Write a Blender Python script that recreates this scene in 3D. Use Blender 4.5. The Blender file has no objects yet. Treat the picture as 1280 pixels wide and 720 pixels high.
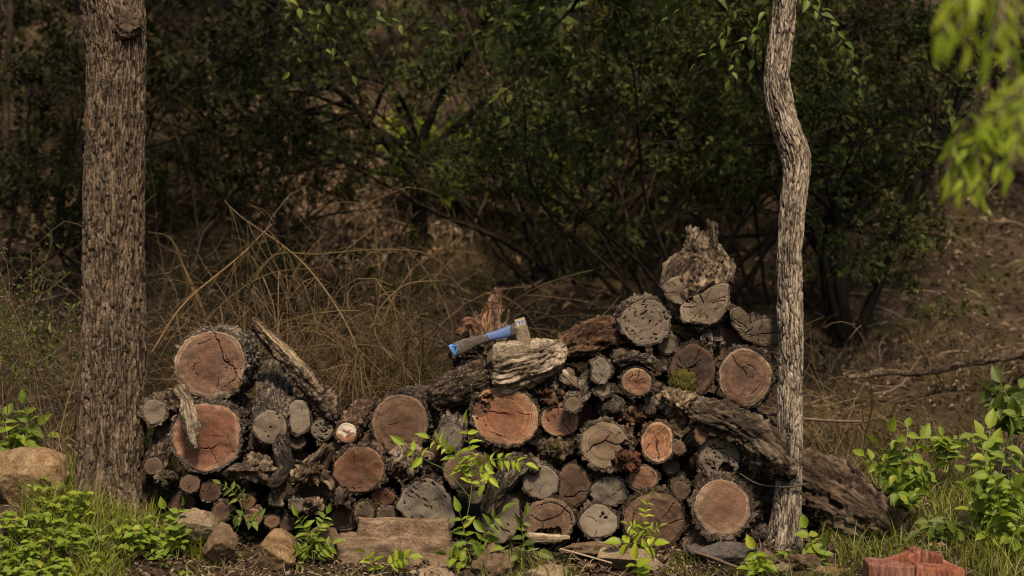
import bpy, math, random
import numpy as np
from mathutils import Vector

sc = bpy.context.scene
COL = sc.collection
R = math.radians

# ------------------------------------------------------------------ camera, world, sun, exposure
D, S, HZ = 7.0, 0.0032, 1.056          # focus distance, metres per photo pixel there, eye height


def P(px, py, y=0.0):
    d = D + y
    return np.array([(px - 640) * S * d / D, y, HZ + (360 - py) * S * d / D])


cam = bpy.data.cameras.new("camera")
cam_o = bpy.data.objects.new("camera", cam)
COL.objects.link(cam_o)
cam_o.location = (0, -D, HZ)
cam_o.rotation_euler = (R(90), 0, 0)
cam.sensor_width = 36.0
cam.lens = 36.0 * D / (1280 * S)
cam.clip_end = 500
cam.dof.use_dof = True
cam.dof.focus_distance = D
cam.dof.aperture_fstop = 2.0
sc.camera = cam_o

SUN_EL, SUN_AZ = 54.0, 10.0            # from behind the camera, a little to the right
w = bpy.data.worlds.new("World")
sc.world = w
w.use_nodes = True
wn = w.node_tree
bg = wn.nodes["Background"]
sky = wn.nodes.new("ShaderNodeTexSky")
sky.sky_type = 'NISHITA'
sky.sun_disc = False
sky.sun_elevation = R(SUN_EL)
sky.sun_rotation = R(180 - SUN_AZ)
sky.dust_density = 4.0
sky.air_density = 1.3
wn.links.new(sky.outputs[0], bg.inputs[0])
bg.inputs[1].default_value = 0.05
sl = bpy.data.lights.new("sun", 'SUN')
sl.energy = 2.9
sl.angle = R(9)
sl.color = (1.0, 0.8, 0.56)
so = bpy.data.objects.new("sun", sl)
COL.objects.link(so)
dirv = Vector((math.sin(R(SUN_AZ)) * math.cos(R(SUN_EL)), -math.cos(R(SUN_AZ)) * math.cos(R(SUN_EL)), math.sin(R(SUN_EL))))
so.rotation_euler = dirv.to_track_quat('Z', 'Y').to_euler()
so.location = (2, -6, 8)
sc.view_settings.view_transform = 'Standard'
sc.view_settings.look = 'None'
sc.view_settings.gamma = 1.0
sc.view_settings.use_curve_mapping = False
sc.view_settings.exposure = 1.2
sc.cycles.use_denoising = True
sc.cycles.pixel_filter_type = 'BLACKMAN_HARRIS'
sc.cycles.filter_width = 1.1
sc.cycles.max_bounces = 6
sc.cycles.transparent_max_bounces = 4


# ------------------------------------------------------------------ noise
def _h(ix, iy, iz, s):
    n = (ix.astype(np.uint32) * np.uint32(374761393) + iy.astype(np.uint32) * np.uint32(668265263)
         + iz.astype(np.uint32) * np.uint32(2246822519) + np.uint32((s * 3266489917) & 0xffffffff))
    n = (n ^ (n >> np.uint32(13))) * np.uint32(1274126177)
    n = (n ^ (n >> np.uint32(16))) * np.uint32(2654435761)
    n = n ^ (n >> np.uint32(15))
    return (n & np.uint32(0xffffff)).astype(np.float64) / 16777215.0


def vn(p, s=0):
    p = np.asarray(p, float)
    f = np.floor(p).astype(np.int64)
    t = p - f
    t = t * t * (3 - 2 * t)
    out = 0
    for a in (0, 1):
        for b in (0, 1):
            for c in (0, 1):
                wgt = (t[:, 0] if a else 1 - t[:, 0]) * (t[:, 1] if b else 1 - t[:, 1]) * (t[:, 2] if c else 1 - t[:, 2])
                out = out + wgt * _h(f[:, 0] + a, f[:, 1] + b, f[:, 2] + c, s)
    return out * 2 - 1


def fbm(p, o=3, s=0, g=0.5):
    v, a = 0, 1.0
    p = np.asarray(p, float)
    for i in range(o):
        v = v + a * vn(p + 17.3 * i, s + i)
        p = p * 2.03
        a *= g
    return v


def worley(p, s=0):
    f = np.floor(p).astype(np.int64)
    F1 = np.full(len(p), 9.0)
    F2 = np.full(len(p), 9.0)
    cid = np.zeros(len(p))
    for a in (-1, 0, 1):
        for b in (-1, 0, 1):
            for c in (-1, 0, 1):
                x, y, z = f[:, 0] + a, f[:, 1] + b, f[:, 2] + c
                r = _h(x, y, z, s + 5)
                d = np.sqrt((x + r - p[:, 0]) ** 2 + (y + _h(x, y, z, s + 6) - p[:, 1]) ** 2 + (z + _h(x, y, z, s + 7) - p[:, 2]) ** 2)
                m = d < F1
                F2 = np.where(m, F1, np.minimum(F2, d))
                cid = np.where(m, r, cid)
                F1 = np.where(m, d, F1)
    return F1, F2, cid


def ss(a, b, x):
    t = np.clip((x - a) / (b - a), 0, 1)
    return t * t * (3 - 2 * t)


def nrmz(v):
    v = np.asarray(v, float)
    return v / np.maximum(np.linalg.norm(v, axis=-1, keepdims=True), 1e-9)


# ------------------------------------------------------------------ mesh and object helpers
def mesh(name, verts, polys, mats, parent=None, smooth=True, attrs=None, mi=None, loc=None):
    """polys: list of int arrays (M,3) or (M,4); mi: material index per polys array."""
    me = bpy.data.meshes.new(name)
    verts = np.asarray(verts, np.float32)
    polys = [np.asarray(p, np.int32) for p in polys if len(p)]
    me.vertices.add(len(verts))
    me.vertices.foreach_set("co", verts.ravel())
    nl = sum(p.size for p in polys)
    me.loops.add(nl)
    me.loops.foreach_set("vertex_index", np.concatenate([p.ravel() for p in polys]))
    tot = np.concatenate([np.full(len(p), p.shape[1], np.int32) for p in polys])
    me.polygons.add(len(tot))
    me.polygons.foreach_set("loop_start", np.concatenate([[0], np.cumsum(tot)[:-1]]).astype(np.int32))
    me.polygons.foreach_set("use_smooth", np.full(len(tot), smooth, bool))
    if mi is not None:
        me.polygons.foreach_set("material_index", np.concatenate([np.full(len(p), i, np.int32) for p, i in zip(polys, mi)]))
    for m in (mats if isinstance(mats, (list, tuple)) else [mats]):
        me.materials.append(M[m] if isinstance(m, str) else m)
    for k, a in (attrs or {}).items():
        a = np.asarray(a, np.float32)
        if a.ndim == 2:
            me.attributes.new(k, 'FLOAT_VECTOR', 'POINT').data.foreach_set("vector", a.ravel())
        else:
            me.attributes.new(k, 'FLOAT', 'POINT').data.foreach_set("value", a)
    me.update(calc_edges=True)
    o = bpy.data.objects.new(name, me)
    COL.objects.link(o)
    if parent is not None:
        o.parent = parent
    if loc is not None:
        o.location = loc
    return o


def thing(name, label, cat, loc=(0, 0, 0), group=None):
    o = bpy.data.objects.new(name, None)
    o.empty_display_size = 0.05
    COL.objects.link(o)
    o.location = loc
    tag(o, label, cat, group)
    return o


def tag(o, label, cat, group=None, kind=None):
    if label:
        o["label"] = label
    if cat:
        o["category"] = cat
    if group:
        o["group"] = group
    if kind:
        o["kind"] = kind
    return o


def grid_quads(n, m, wrap=True, off=0):
    i = np.arange(n - 1)[:, None]
    j = np.arange(m if wrap else m - 1)[None, :]
    j2 = (j + 1) % m
    a, b, c, d = i * m + j, i * m + j2, (i + 1) * m + j2, (i + 1) * m + j
    return np.stack([a, b, c, d], -1).reshape(-1, 4) + off


def catmull(pts, n):
    """n samples along a smooth curve through rows of pts (any width)."""
    pts = np.asarray(pts, float)
    if len(pts) == 2:
        t = np.linspace(0, 1, n)[:, None]
        return pts[0] * (1 - t) + pts[1] * t
    e = np.vstack([2 * pts[0] - pts[1], pts, 2 * pts[-1] - pts[-2]])
    seg = np.concatenate([[0], np.cumsum(np.linalg.norm(np.diff(pts[:, :3], axis=0), axis=1))])
    q = np.linspace(0, seg[-1], n)
    k = np.clip(np.searchsorted(seg, q, side='right') - 1, 0, len(pts) - 2)
    t = ((q - seg[k]) / np.maximum(seg[k + 1] - seg[k], 1e-9))[:, None]
    a, b, c, d = e[k], e[k + 1], e[k + 2], e[k + 3]
    return 0.5 * (2 * b + (c - a) * t + (2 * a - 5 * b + 4 * c - d) * t ** 2 + (3 * b - a - 3 * c + d) * t ** 3)


def frames(c):
    T = nrmz(np.gradient(c, axis=0))
    ref = np.array([0, 1.0, 0.0])
    if abs(T.mean(0)[1]) > 0.8:
        ref = np.array([1.0, 0, 0])
    U = nrmz(np.cross(T, ref))
    V = nrmz(np.cross(T, U))
    return T, U, V


def tubes(items, sides=5):
    """items: list of (pts Nx3, radii N). Returns verts, quads."""
    vs, qs, off = [], [], 0
    th = np.arange(sides) * 2 * np.pi / sides
    cs, sn = np.cos(th), np.sin(th)
    for pts, r in items:
        pts = np.asarray(pts, float)
        n = len(pts)
        _, U, V = frames(pts)
        r = np.broadcast_to(np.asarray(r, float), (n,))
        v = pts[:, None, :] + r[:, None, None] * (U[:, None, :] * cs[None, :, None] + V[:, None, :] * sn[None, :, None])
        vs.append(v.reshape(-1, 3))
        qs.append(grid_quads(n, sides, True, off))
        off += n * sides
    return np.vstack(vs), np.vstack(qs)


def leaf_template(fine, fold=0.12, curve=0.16, pr=None):
    if not fine:
        v = np.array([[0, 0, 0], [.45, .5, fold], [.45, -.5, fold], [1, 0, -curve], [.48, 0, 0]])
        q = np.array([[0, 4, 3, 1], [0, 2, 3, 4]])
        return v, q
    pr = pr or [(0, .05), (.06, .35), (.16, .74), (.3, .98), (.45, 1.0), (.6, .86), (.75, .58), (.88, .28), (1, .02)]
    v = []
    for t, h in pr:
        z = -curve * t * t * 1.5
        v += [[t, .5 * h, fold * h + z], [t, .25 * h, fold * h * .35 + z], [t, 0, z], [t, -.25 * h, fold * h * .35 + z], [t, -.5 * h, fold * h + z]]
    return np.array(v), grid_quads(len(pr), 5, False)


def leaf_geo(C, dr, up, size, wr=0.5, fine=False, fold=0.12, curve=0.16, rg=None, pr=None):
    C, dr, up = np.asarray(C, float), nrmz(dr), np.asarray(up, float)
    side = nrmz(np.cross(up, dr))
    up = np.cross(dr, side)
    t, q = leaf_template(fine, fold, curve, pr)
    size = np.broadcast_to(np.asarray(size, float), (len(C),))[:, None, None]
    v = C[:, None, :] + size * (t[None, :, 0:1] * dr[:, None, :] + wr * t[None, :, 1:2] * side[:, None, :] + t[None, :, 2:3] * up[:, None, :])
    qq = q[None] + (np.arange(len(C)) * len(t))[:, None, None]
    return v.reshape(-1, 3), qq.reshape(-1, 4)


def join(parts):
    vs, qs, off = [], [], 0
    for v, q in parts:
        vs.append(v)
        qs.append(q + off)
        off += len(v)
    return np.vstack(vs), np.vstack(qs)


# ------------------------------------------------------------------ materials
M = {}


class NT:
    def __init__(self, name):
        self.m = bpy.data.materials.new(name)
        self.m.use_nodes = True
        self.t = self.m.node_tree
        self.b = self.t.nodes["Principled BSDF"]
        M[name] = self.m

    def n(self, typ, ins=None, **kw):
        o = self.t.nodes.new("ShaderNode" + typ)
        for k, v in kw.items():
            setattr(o, k, v)
        for k, v in (ins or {}).items():
            self.set(o, k, v)
        return o

    def set(self, o, k, v):
        s = o.inputs[k]
        if isinstance(v, bpy.types.NodeSocket):
            self.t.links.new(v, s)
        else:
            s.default_value = v

    def attr(self, name, out="Fac"):
        return self.n("Attribute", attribute_name=name).outputs[out]

    def scale(self, vec, s):
        return self.n("VectorMath", {0: vec, 1: s}, operation='MULTIPLY').outputs[0]

    def noise(self, vec, scale, detail=4, rough=.55, dist=0.0):
        return self.n("TexNoise", {"Vector": vec, "Scale": scale, "Detail": detail, "Roughness": rough, "Distortion": dist}).outputs["Fac"]

    def math(self, op, a, b=0.0, c=0.0, clamp=False):
        o = self.n("Math", {0: a, 1: b, 2: c}, operation=op)
        o.use_clamp = clamp
        return o.outputs[0]

    def mr(self, v, a, b, c=0.0, d=1.0):
        return self.n("MapRange", {0: v, 1: a, 2: b, 3: c, 4: d}).outputs[0]

    def mix(self, f, a, b, mode='MIX'):
        o = self.n("Mix", data_type='RGBA', blend_type=mode)
        self.set(o, 0, f)
        for i, v in ((6, a), (7, b)):
            if not isinstance(v, bpy.types.NodeSocket):
                v = (v[0], v[1], v[2], 1)
            self.set(o, i, v)
        return o.outputs[2]

    def ramp(self, f, stops):
        o = self.n("ValToRGB", {0: f})
        e = o.color_ramp.elements
        while len(e) < len(stops):
            e.new(0.5)
        for x, (p, c) in zip(e, stops):
            x.position = p
            x.color = (c[0], c[1], c[2], 1)
        return o.outputs[0]

    def bump(self, h, strength=.5, dist=.004):
        b = self.n("Bump", {"Height": h, "Strength": strength, "Distance": dist}).outputs[0]
        self.t.links.new(b, self.b.inputs["Normal"])

    def out(self, color, rough=.85, spec=.3):
        self.set(self.b, "Base Color", color)
        self.set(self.b, "Roughness", rough)
        self.set(self.b, "Specular IOR Level", spec)

    def rand(self):
        return self.n("ObjectInfo").outputs["Random"]


def wood_face(name, heart, mid, sap, grey=0.2, gcol=(.26, .22, .18), ringf=70, saw=.5, special=None, hdark=1.0):
    t = NT(name)
    oc = t.n("TexCoord").outputs["Object"]
    rad = t.attr("rad")
    rnd = t.rand()
    off = t.n("VectorMath", {0: oc, 1: t.n("CombineXYZ", {0: t.math('MULTIPLY', rnd, 37.0), 1: t.math('MULTIPLY', rnd, 11.0), 2: 0.0}).outputs[0]}, operation='ADD').outputs[0]
    big = t.noise(off, 9, 4, .6)
    r2 = t.math('ADD', rad, t.math('MULTIPLY', t.math('SUBTRACT', big, .5), .6))
    base = t.ramp(r2, [(0, heart), (.5, mid), (.8, mid), (.92, sap)])
    blot = t.noise(off, 17, 5, .7)
    base = t.mix(t.mr(blot, .4, .6, .45, 0), base, (heart[0] * .5, heart[1] * .5, heart[2] * .5))
    base = t.mix(t.mr(blot, .52, .75, 0, .22), base, (sap[0] * 1.05, sap[1] * 1.1, sap[2] * 1.15))
    # the heart is darker than the wood round it, in a lopsided patch
    base = t.mix(t.mr(t.math('ADD', rad, t.math('MULTIPLY', t.math('SUBTRACT', t.noise(off, 6, 3, .5), .5), 1.3)), .15, .75, .8 * hdark, 0), base, (heart[0] * .62, heart[1] * .52, heart[2] * .5))
    # growth rings, unevenly spaced
    rr = t.math('ADD', rad, t.math('MULTIPLY', t.math('SUBTRACT', t.noise(off, 14, 3), .5), .14))
    ring = t.noise(t.n("CombineXYZ", {0: t.math('MULTIPLY', rr, float(ringf) * .5), 1: t.math('MULTIPLY', rnd, 90.0), 2: 0.0}).outputs[0], 1.0, 3, .65)
    base = t.mix(t.mr(ring, .38, .55, .85, 0), base, (heart[0] * .4, heart[1] * .36, heart[2] * .36))
    # rays: streaks running out from the pith
    dn = t.n("VectorMath", {0: oc}, operation='NORMALIZE').outputs[0]
    ray = t.noise(t.scale(t.n("VectorMath", {0: dn, 1: t.scale(oc, (4, 4, 4))}, operation='ADD').outputs[0], (11, 11, 11)), 1.3, 6, .7)
    base = t.mix(t.mr(ray, .38, .52, .55, 0), base, (mid[0] * .5, mid[1] * .45, mid[2] * .45))
    base = t.mix(t.mr(ray, .54, .72, 0, .28), base, (min(1, sap[0] * 1.2), sap[1] * 1.2, sap[2] * 1.15))
    # saw marks, at a slant of their own on every log
    rot = t.n("VectorRotate", {"Vector": off, "Angle": t.math('MULTIPLY', rnd, 19.0)}, rotation_type='Y_AXIS').outputs[0]
    sawn = t.noise(t.scale(rot, (7, 7, 210)), 1.0, 3, .6)
    base = t.mix(t.mr(sawn, .5, .7, 0, .22 * saw), base, (.24, .155, .1))
    base = t.mix(t.mr(sawn, .36, .48, .3 * saw, 0), base, (.06, .035, .025))
    # weathering
    wth = t.noise(off, 6, 6, .7)
    base = t.mix(t.mr(wth, .62 - grey * .3, .7 - grey * .2, 0, .4 + grey * .5), base, gcol)
    fine = t.noise(off, 170, 5, .75)
    base = t.mix(t.mr(fine, .34, .5, .3, 0), base, (.05, .032, .022))
    dirt = t.noise(off, 12, 7, .78)
    base = t.mix(t.mr(dirt, .5, .66, 0, .75), base, (.045, .032, .023))
    if special == 'moss':
        mo = t.noise(off, 16, 4, .6)
        base = t.mix(t.mr(mo, .42, .58, 0, .85), base, t.mix(fine, (.05, .06, .008), (.14, .13, .02)))
    if special == 'fungus':
        z = t.n("SeparateXYZ", {0: oc}).outputs[2]
        f = t.math('ADD', t.math('MULTIPLY', z, 7.0), t.math('ADD', t.math('MULTIPLY', t.noise(oc, 40, 3, .6), .8), t.math('MULTIPLY', t.noise(oc, 120, 5, .75), .4)))
        base = t.mix(t.mr(f, .57, .66, 0, 1), base, t.mix(fine, (.2, .17, .13), (.45, .41, .34)))
    cr = t.attr("crack")
    base = t.mix(t.mr(cr, .15, .8, 0, .93), base, (.014, .009, .006))
    rotn = t.attr("rot")
    base = t.mix(t.mr(rotn, .1, .6, 0, .85), base, t.mix(t.noise(off, 45, 4, .7), (.012, .008, .006), (.1, .05, .03)))
    hue = t.n("HueSaturation", {"Hue": t.mr(rnd, 0, 1, .499, .513), "Saturation": t.mr(rnd, 0, 1, .98, .8), "Value": t.mr(t.math('FRACT', t.math('MULTIPLY', rnd, 7.3)), 0, 1, .82, 1.15), "Color": base}).outputs[0]
    t.out(hue, .88, .2)
    h = t.math('ADD', t.math('MULTIPLY', sawn, .5 * saw), t.math('ADD', t.math('MULTIPLY', fine, .5), t.math('MULTIPLY', ray, .5)))
    t.bump(h, .55, .003)


wood_face("wood_red", (.125, .046, .026), (.165, .07, .041), (.27, .165, .1), .0, (.2, .15, .11), 60)
wood_face("wood_orange", (.22, .082, .038), (.265, .115, .058), (.34, .215, .13), .0, (.24, .185, .13), 60)
wood_face("wood_brown", (.09, .039, .022), (.12, .058, .034), (.19, .112, .068), .02, (.14, .105, .076), 60)
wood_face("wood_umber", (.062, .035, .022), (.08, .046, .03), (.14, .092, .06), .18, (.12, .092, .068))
wood_face("wood_grey", (.11, .084, .064), (.14, .11, .085), (.155, .122, .094), .7, (.15, .12, .093), 40, .3, None, .3)
wood_face("wood_pale", (.12, .092, .07), (.15, .118, .09), (.15, .12, .093), .8, (.15, .12, .092), 30, .2, None, .3)
wood_face("wood_tan", (.11, .076, .048), (.16, .112, .071), (.185, .134, .088), .35, (.145, .11, .077), 50, .2)
wood_face("wood_rot", (.035, .02, .014), (.052, .031, .021), (.11, .05, .03), .15, (.075, .058, .043), 45, .2)
wood_face("wood_moss", (.05, .034, .021), (.068, .046, .03), (.14, .07, .04), .1, (.085, .068, .042), 45, .2, 'moss')
wood_face("wood_fungus", (.16, .07, .04), (.2, .09, .05), (.27, .17, .1), .05, (.2, .16, .12), 45, .2, 'fungus')
wood_face("wood_crimson", (.15, .054, .031), (.2, .08, .047), (.27, .14, .085), .0, (.22, .14, .095), 45, .5)


def bark_mat(name, dark, mid, light, lichen=.3, lcol=(.34, .31, .27), zs=.35, sc_=1.0, moss=0.0, wts=(.5, .22, .3)):
    t = NT(name)
    bc = t.attr("bc", "Vector")
    rnd = t.rand()
    bc = t.n("VectorMath", {0: bc, 1: t.n("CombineXYZ", {0: t.math('MULTIPLY', rnd, 31.0), 1: t.math('MULTIPLY', rnd, 17.0), 2: 0.0}).outputs[0]}, operation='ADD').outputs[0]
    st = t.scale(bc, (1, 1, zs))
    n1 = t.noise(st, 42 * sc_, 7, .7, .6)
    cell = t.attr("cell")
    rel = t.attr("relief")
    f = t.math('ADD', t.math('MULTIPLY', t.mr(n1, .34, .66), wts[0]), t.math('ADD', t.math('MULTIPLY', cell, wts[1]), t.math('MULTIPLY', rel, wts[2])))
    base = t.ramp(f, [(.26, dark), (.5, mid), (.78, light)])
    f2 = t.noise(st, 170 * sc_, 5, .75)
    base = t.mix(t.mr(f2, .38, .54, .7, 0), base, dark)
    base = t.mix(t.mr(f2, .54, .68, 0, .5), base, (light[0] * 1.15, light[1] * 1.15, light[2] * 1.15))
    sp = t.noise(bc, 95 * sc_, 5, .7)
    sp2 = t.noise(bc, 9, 3, .6)
    msk = t.math('MULTIPLY', t.mr(sp, .55, .62, 0, 1), t.mr(sp2, .42, .56, .2, 1))
    base = t.mix(t.math('MULTIPLY', msk, lichen), base, lcol)
    if moss:
        mo = t.noise(bc, 13, 5, .65)
        base = t.mix(t.mr(mo, .55, .68, 0, moss), base, (.06, .062, .012))
    hue = t.n("HueSaturation", {"Saturation": t.mr(rnd, 0, 1, .8, 1.1), "Value": t.mr(t.math('FRACT', t.math('MULTIPLY', rnd, 5.7)), 0, 1, .75, 1.2), "Color": base}).outputs[0]
    t.out(hue, .92, .15)
    t.bump(t.math('ADD', t.math('MULTIPLY', n1, 1.0), t.math('MULTIPLY', f2, .8)), 1.0, .009)


bark_mat("bark_dark", (.009, .006, .0045), (.038, .026, .018), (.15, .113, .083), .6, (.26, .225, .18))
bark_mat("bark_grey", (.011, .008, .006), (.058, .043, .031), (.22, .175, .132), .75, (.3, .265, .215))
bark_mat("bark_red", (.011, .006, .0045), (.05, .027, .017), (.17, .105, .068), .2, (.2, .16, .12))
bark_mat("bark_mossy", (.01, .007, .005), (.042, .03, .02), (.17, .132, .09), .4, (.26, .22, .17), moss=.7)
bark_mat("trunk_thick", (.014, .0095, .006), (.074, .05, .03), (.19, .135, .086), .25, (.4, .36, .3), .4, .8, wts=(.38, .15, .5))
bark_mat("trunk_bent", (.014, .01, .007), (.17, .13, .092), (.42, .35, .265), .4, (.46, .4, .32), .22, .75, wts=(.35, .2, .5))
bark_mat("bark_background", (.012, .009, .006), (.03, .022, .015), (.06, .047, .034), .15, (.1, .09, .075), .4, .5)
bark_mat("bark_black", (.004, .003, .0025), (.01, .0075, .006), (.024, .019, .015), .1, (.05, .045, .04), .4, .5)
bark_mat("rotten_wood", (.02, .009, .006), (.08, .033, .02), (.18, .088, .054), .1, (.2, .15, .1))
bark_mat("weathered", (.014, .009, .006), (.1, .07, .045), (.29, .225, .16), .1, (.34, .28, .21), .07, 1.0)
bark_mat("old_wood", (.01, .007, .005), (.062, .043, .029), (.21, .16, .11), .15, (.26, .22, .17), .1, 1.0)
bark_mat("fallen_wood", (.009, .006, .004), (.05, .034, .022), (.17, .125, .085), .1, (.2, .165, .125), .1, .8)
bark_mat("driftwood", (.03, .02, .013), (.21, .153, .1), (.44, .355, .25), .1, (.44, .37, .28), .08, 1.0)
bark_mat("splinter", (.03, .015, .009), (.14, .07, .038), (.3, .185, .11), .1, (.38, .29, .2), .06, 1.1)


def stone(name, a, b, c, moss=0.0):
    t = NT(name)
    oc = t.n("TexCoord").outputs["Object"]
    rnd = t.rand()
    oc = t.n("VectorMath", {0: oc, 1: t.n("CombineXYZ", {0: t.math('MULTIPLY', rnd, 31.0), 1: 0.0, 2: 0.0}).outputs[0]}, operation='ADD').outputs[0]
    n1 = t.noise(oc, 11, 8, .7, .7)
    base = t.ramp(n1, [(.36, a), (.5, b), (.64, c)])
    n2 = t.noise(oc, 110, 6, .75)
    base = t.mix(t.mr(n2, .38, .56, .6, 0), base, (a[0] * .4, a[1] * .38, a[2] * .36))
    n3 = t.noise(oc, 22, 4, .6)
    base = t.mix(t.mr(n3, .6, .7, 0, .4), base, (c[0] * 1.2, c[1] * 1.2, c[2] * 1.2))
    if moss:
        base = t.mix(t.mr(t.noise(oc, 14, 5, .7), .5, .65, 0, moss), base, (.07, .075, .02))
    t.out(base, .9, .2)
    t.bump(t.math('ADD', n1, t.math('MULTIPLY', n2, .8)), .9, .012)


stone("stone_tan", (.125, .076, .038), (.22, .145, .077), (.31, .22, .13))
stone("moss_green", (.03, .03, .005), (.06, .058, .009), (.1, .09, .016))
stone("stone_brown", (.08, .05, .032), (.14, .094, .06), (.21, .15, .1), .2)
stone("stone_slab", (.12, .08, .052), (.21, .145, .096), (.31, .225, .155), .1)
stone("stone_grey", (.05, .042, .037), (.09, .078, .068), (.14, .125, .108))
stone("stone_pale", (.15, .11, .068), (.23, .172, .112), (.31, .24, .165), .25)


def leaf_mat(name, a, b, c, trans=.3, rough=.5, spec=.3):
    t = NT(name)
    g = t.n("NewGeometry")
    r = g.outputs["Random Per Island"]
    base = t.ramp(r, [(.05, a), (.5, b), (.93, c), (.985, (c[0] * 1.2, c[1] * 1.0, c[2] * 1.0))])
    oc = t.n("TexCoord").outputs["Object"]
    base = t.mix(t.mr(t.noise(oc, 130, 3), .4, .7, .3, 0), base, (a[0] * .6, a[1] * .6, a[2] * .6))
    t.out(base, rough, spec)
    tr = t.n("BsdfTranslucent", {"Color": t.mix(.5, base, (c[0] * 1.3, c[1] * 1.4, c[2]))})
    mx = t.n("MixShader", {0: trans, 1: t.b.outputs[0], 2: tr.outputs[0]})
    t.t.links.new(mx.outputs[0], t.t.nodes["Material Output"].inputs[0])


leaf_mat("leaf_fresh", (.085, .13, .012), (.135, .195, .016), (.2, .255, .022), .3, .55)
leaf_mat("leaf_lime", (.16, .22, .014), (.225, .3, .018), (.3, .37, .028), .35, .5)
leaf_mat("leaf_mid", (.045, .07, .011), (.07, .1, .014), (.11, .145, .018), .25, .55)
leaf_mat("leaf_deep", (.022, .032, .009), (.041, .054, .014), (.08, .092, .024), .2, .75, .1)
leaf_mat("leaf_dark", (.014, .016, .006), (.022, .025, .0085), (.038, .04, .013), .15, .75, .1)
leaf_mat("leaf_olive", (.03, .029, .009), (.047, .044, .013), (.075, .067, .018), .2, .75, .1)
leaf_mat("grass_green", (.08, .1, .011), (.13, .155, .017), (.21, .225, .03), .25)
leaf_mat("grass_dry", (.06, .043, .02), (.11, .08, .039), (.22, .165, .09), .15, .7)
leaf_mat("litter_brown", (.03, .019, .012), (.095, .063, .039), (.31, .235, .165), .05, .85, .1)
leaf_mat("straw", (.042, .029, .014), (.09, .063, .031), (.19, .14, .075), .0, .7, .1)


leaf_mat("sun_painted_litter", (.1, .07, .047), (.24, .175, .12), (.42, .325, .235), .05, .85, .1)  # dead leaves brightened so the colour carries sunlight on the bank


def plain(name, col, rough=.5, metal=0.0, dirt=.3, dcol=(.05, .04, .03), sc_=40):
    t = NT(name)
    oc = t.n("TexCoord").outputs["Object"]
    n = t.noise(oc, sc_, 5, .7)
    base = t.mix(t.mr(n, .45, .65, 0, dirt), col, dcol)
    t.out(base, rough, .4)
    t.b.inputs["Metallic"].default_value = metal
    t.bump(n, .2, .001)


plain("grip_rubber", (.04, .032, .027), .8, 0, .7, (.13, .1, .07), 70)
plain("handle_blue", (.05, .11, .32), .65, 0, .85, (.09, .095, .11), 45)
plain("cap_blue", (.06, .17, .46), .5, 0, .3, (.05, .08, .2), 60)
plain("navy", (.006, .012, .06), .6, 0, .1)
plain("steel_worn", (.26, .2, .14), .6, .4, .85, (.1, .06, .035), 70)
plain("label_pale", (.42, .4, .36), .6, 0, .5, (.2, .16, .12), 200)
plain("wire_rust", (.06, .045, .035), .6, .5, .3)
plain("twig_brown", (.1, .07, .045), .85, 0, .5, (.04, .028, .02), 40)
plain("twig_pale", (.26, .2, .14), .85, 0, .4, (.1, .07, .05), 40)
bark_mat("red_block", (.075, .024, .014), (.26, .09, .052), (.4, .19, .12), .08, (.45, .31, .23), .12, .8)
plain("stem_green", (.11, .17, .03), .6, 0, .3, (.1, .08, .04), 40)


def ground_mat():
    t = NT("ground_litter")
    oc = t.n("TexCoord").outputs["Object"]
    n1 = t.noise(oc, 1.1, 6, .7)
    n2 = t.noise(oc, 22, 8, .72)
    n3 = t.noise(oc, 3.2, 5, .6)
    base = t.ramp(n2, [(.32, (.016, .011, .008)), (.5, (.05, .035, .023)), (.7, (.125, .09, .06))])
    base = t.mix(t.mr(n3, .52, .68, 0, .65), base, t.mix(n2, (.02, .024, .007), (.085, .08, .02)))
    base = t.mix(t.mr(n1, .42, .58, .5, 0), base, (.025, .017, .011))
    t.out(base, .95, .1)
    t.bump(n2, 1.0, .03)


ground_mat()


# ------------------------------------------------------------------ terrain
def T(x, y):
    x = np.asarray(x, float)
    y = np.asarray(y, float)
    z = .02 + .16 * ss(-1.1, -1.75, x) * ss(-1.5, .2, y)
    z = z + np.where(y > 0, .14 * np.minimum(y, 2.0), 0) + .45 * np.maximum(y - 2.0, 0) - .05 * np.maximum(y - 9, 0) * .4
    z = z + .3 * np.clip(y + .04, -1.2, 0)
    p = np.stack([x.ravel(), y.ravel(), np.zeros(x.size)], -1)
    amp = (.012 + .16 * ss(1.5, 5, y.ravel()))
    z = z + (fbm(p * 0.8, 3, 3) * amp + fbm(p * 3.5, 3, 8) * (.012 + .05 * ss(1, 4, y.ravel()))).reshape(x.shape)
    return z


def graded(a, b, c0, c1, fine, coarse):
    lo = c0 - np.cumsum(np.geomspace(fine, coarse, 60))
    hi = c1 + np.cumsum(np.geomspace(fine, coarse, 60))
    lo, hi = lo[lo > a], hi[hi < b]
    return np.concatenate([[a], lo[::-1], np.arange(c0, c1, fine), hi, [b]])


gx = graded(-60, 60, -2.6, 2.6, .025, 3.0)
gy = graded(-30, 80, -1.2, 3.2, .025, 3.0)
GX, GY = np.meshgrid(gx, gy)
GZ = T(GX, GY)
GZ += (fbm(np.stack([GX.ravel() * 14, GY.ravel() * 14, GX.ravel() * 0], -1), 3, 21) * .012).reshape(GX.shape)
g = mesh("ground", np.stack([GX, GY, GZ], -1).reshape(-1, 3), [grid_quads(len(gy), len(gx), False)], "ground_litter")
tag(g, None, None, kind="structure")


def T1(x, y):
    return float(T(np.array([x]), np.array([y]))[0])


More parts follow.
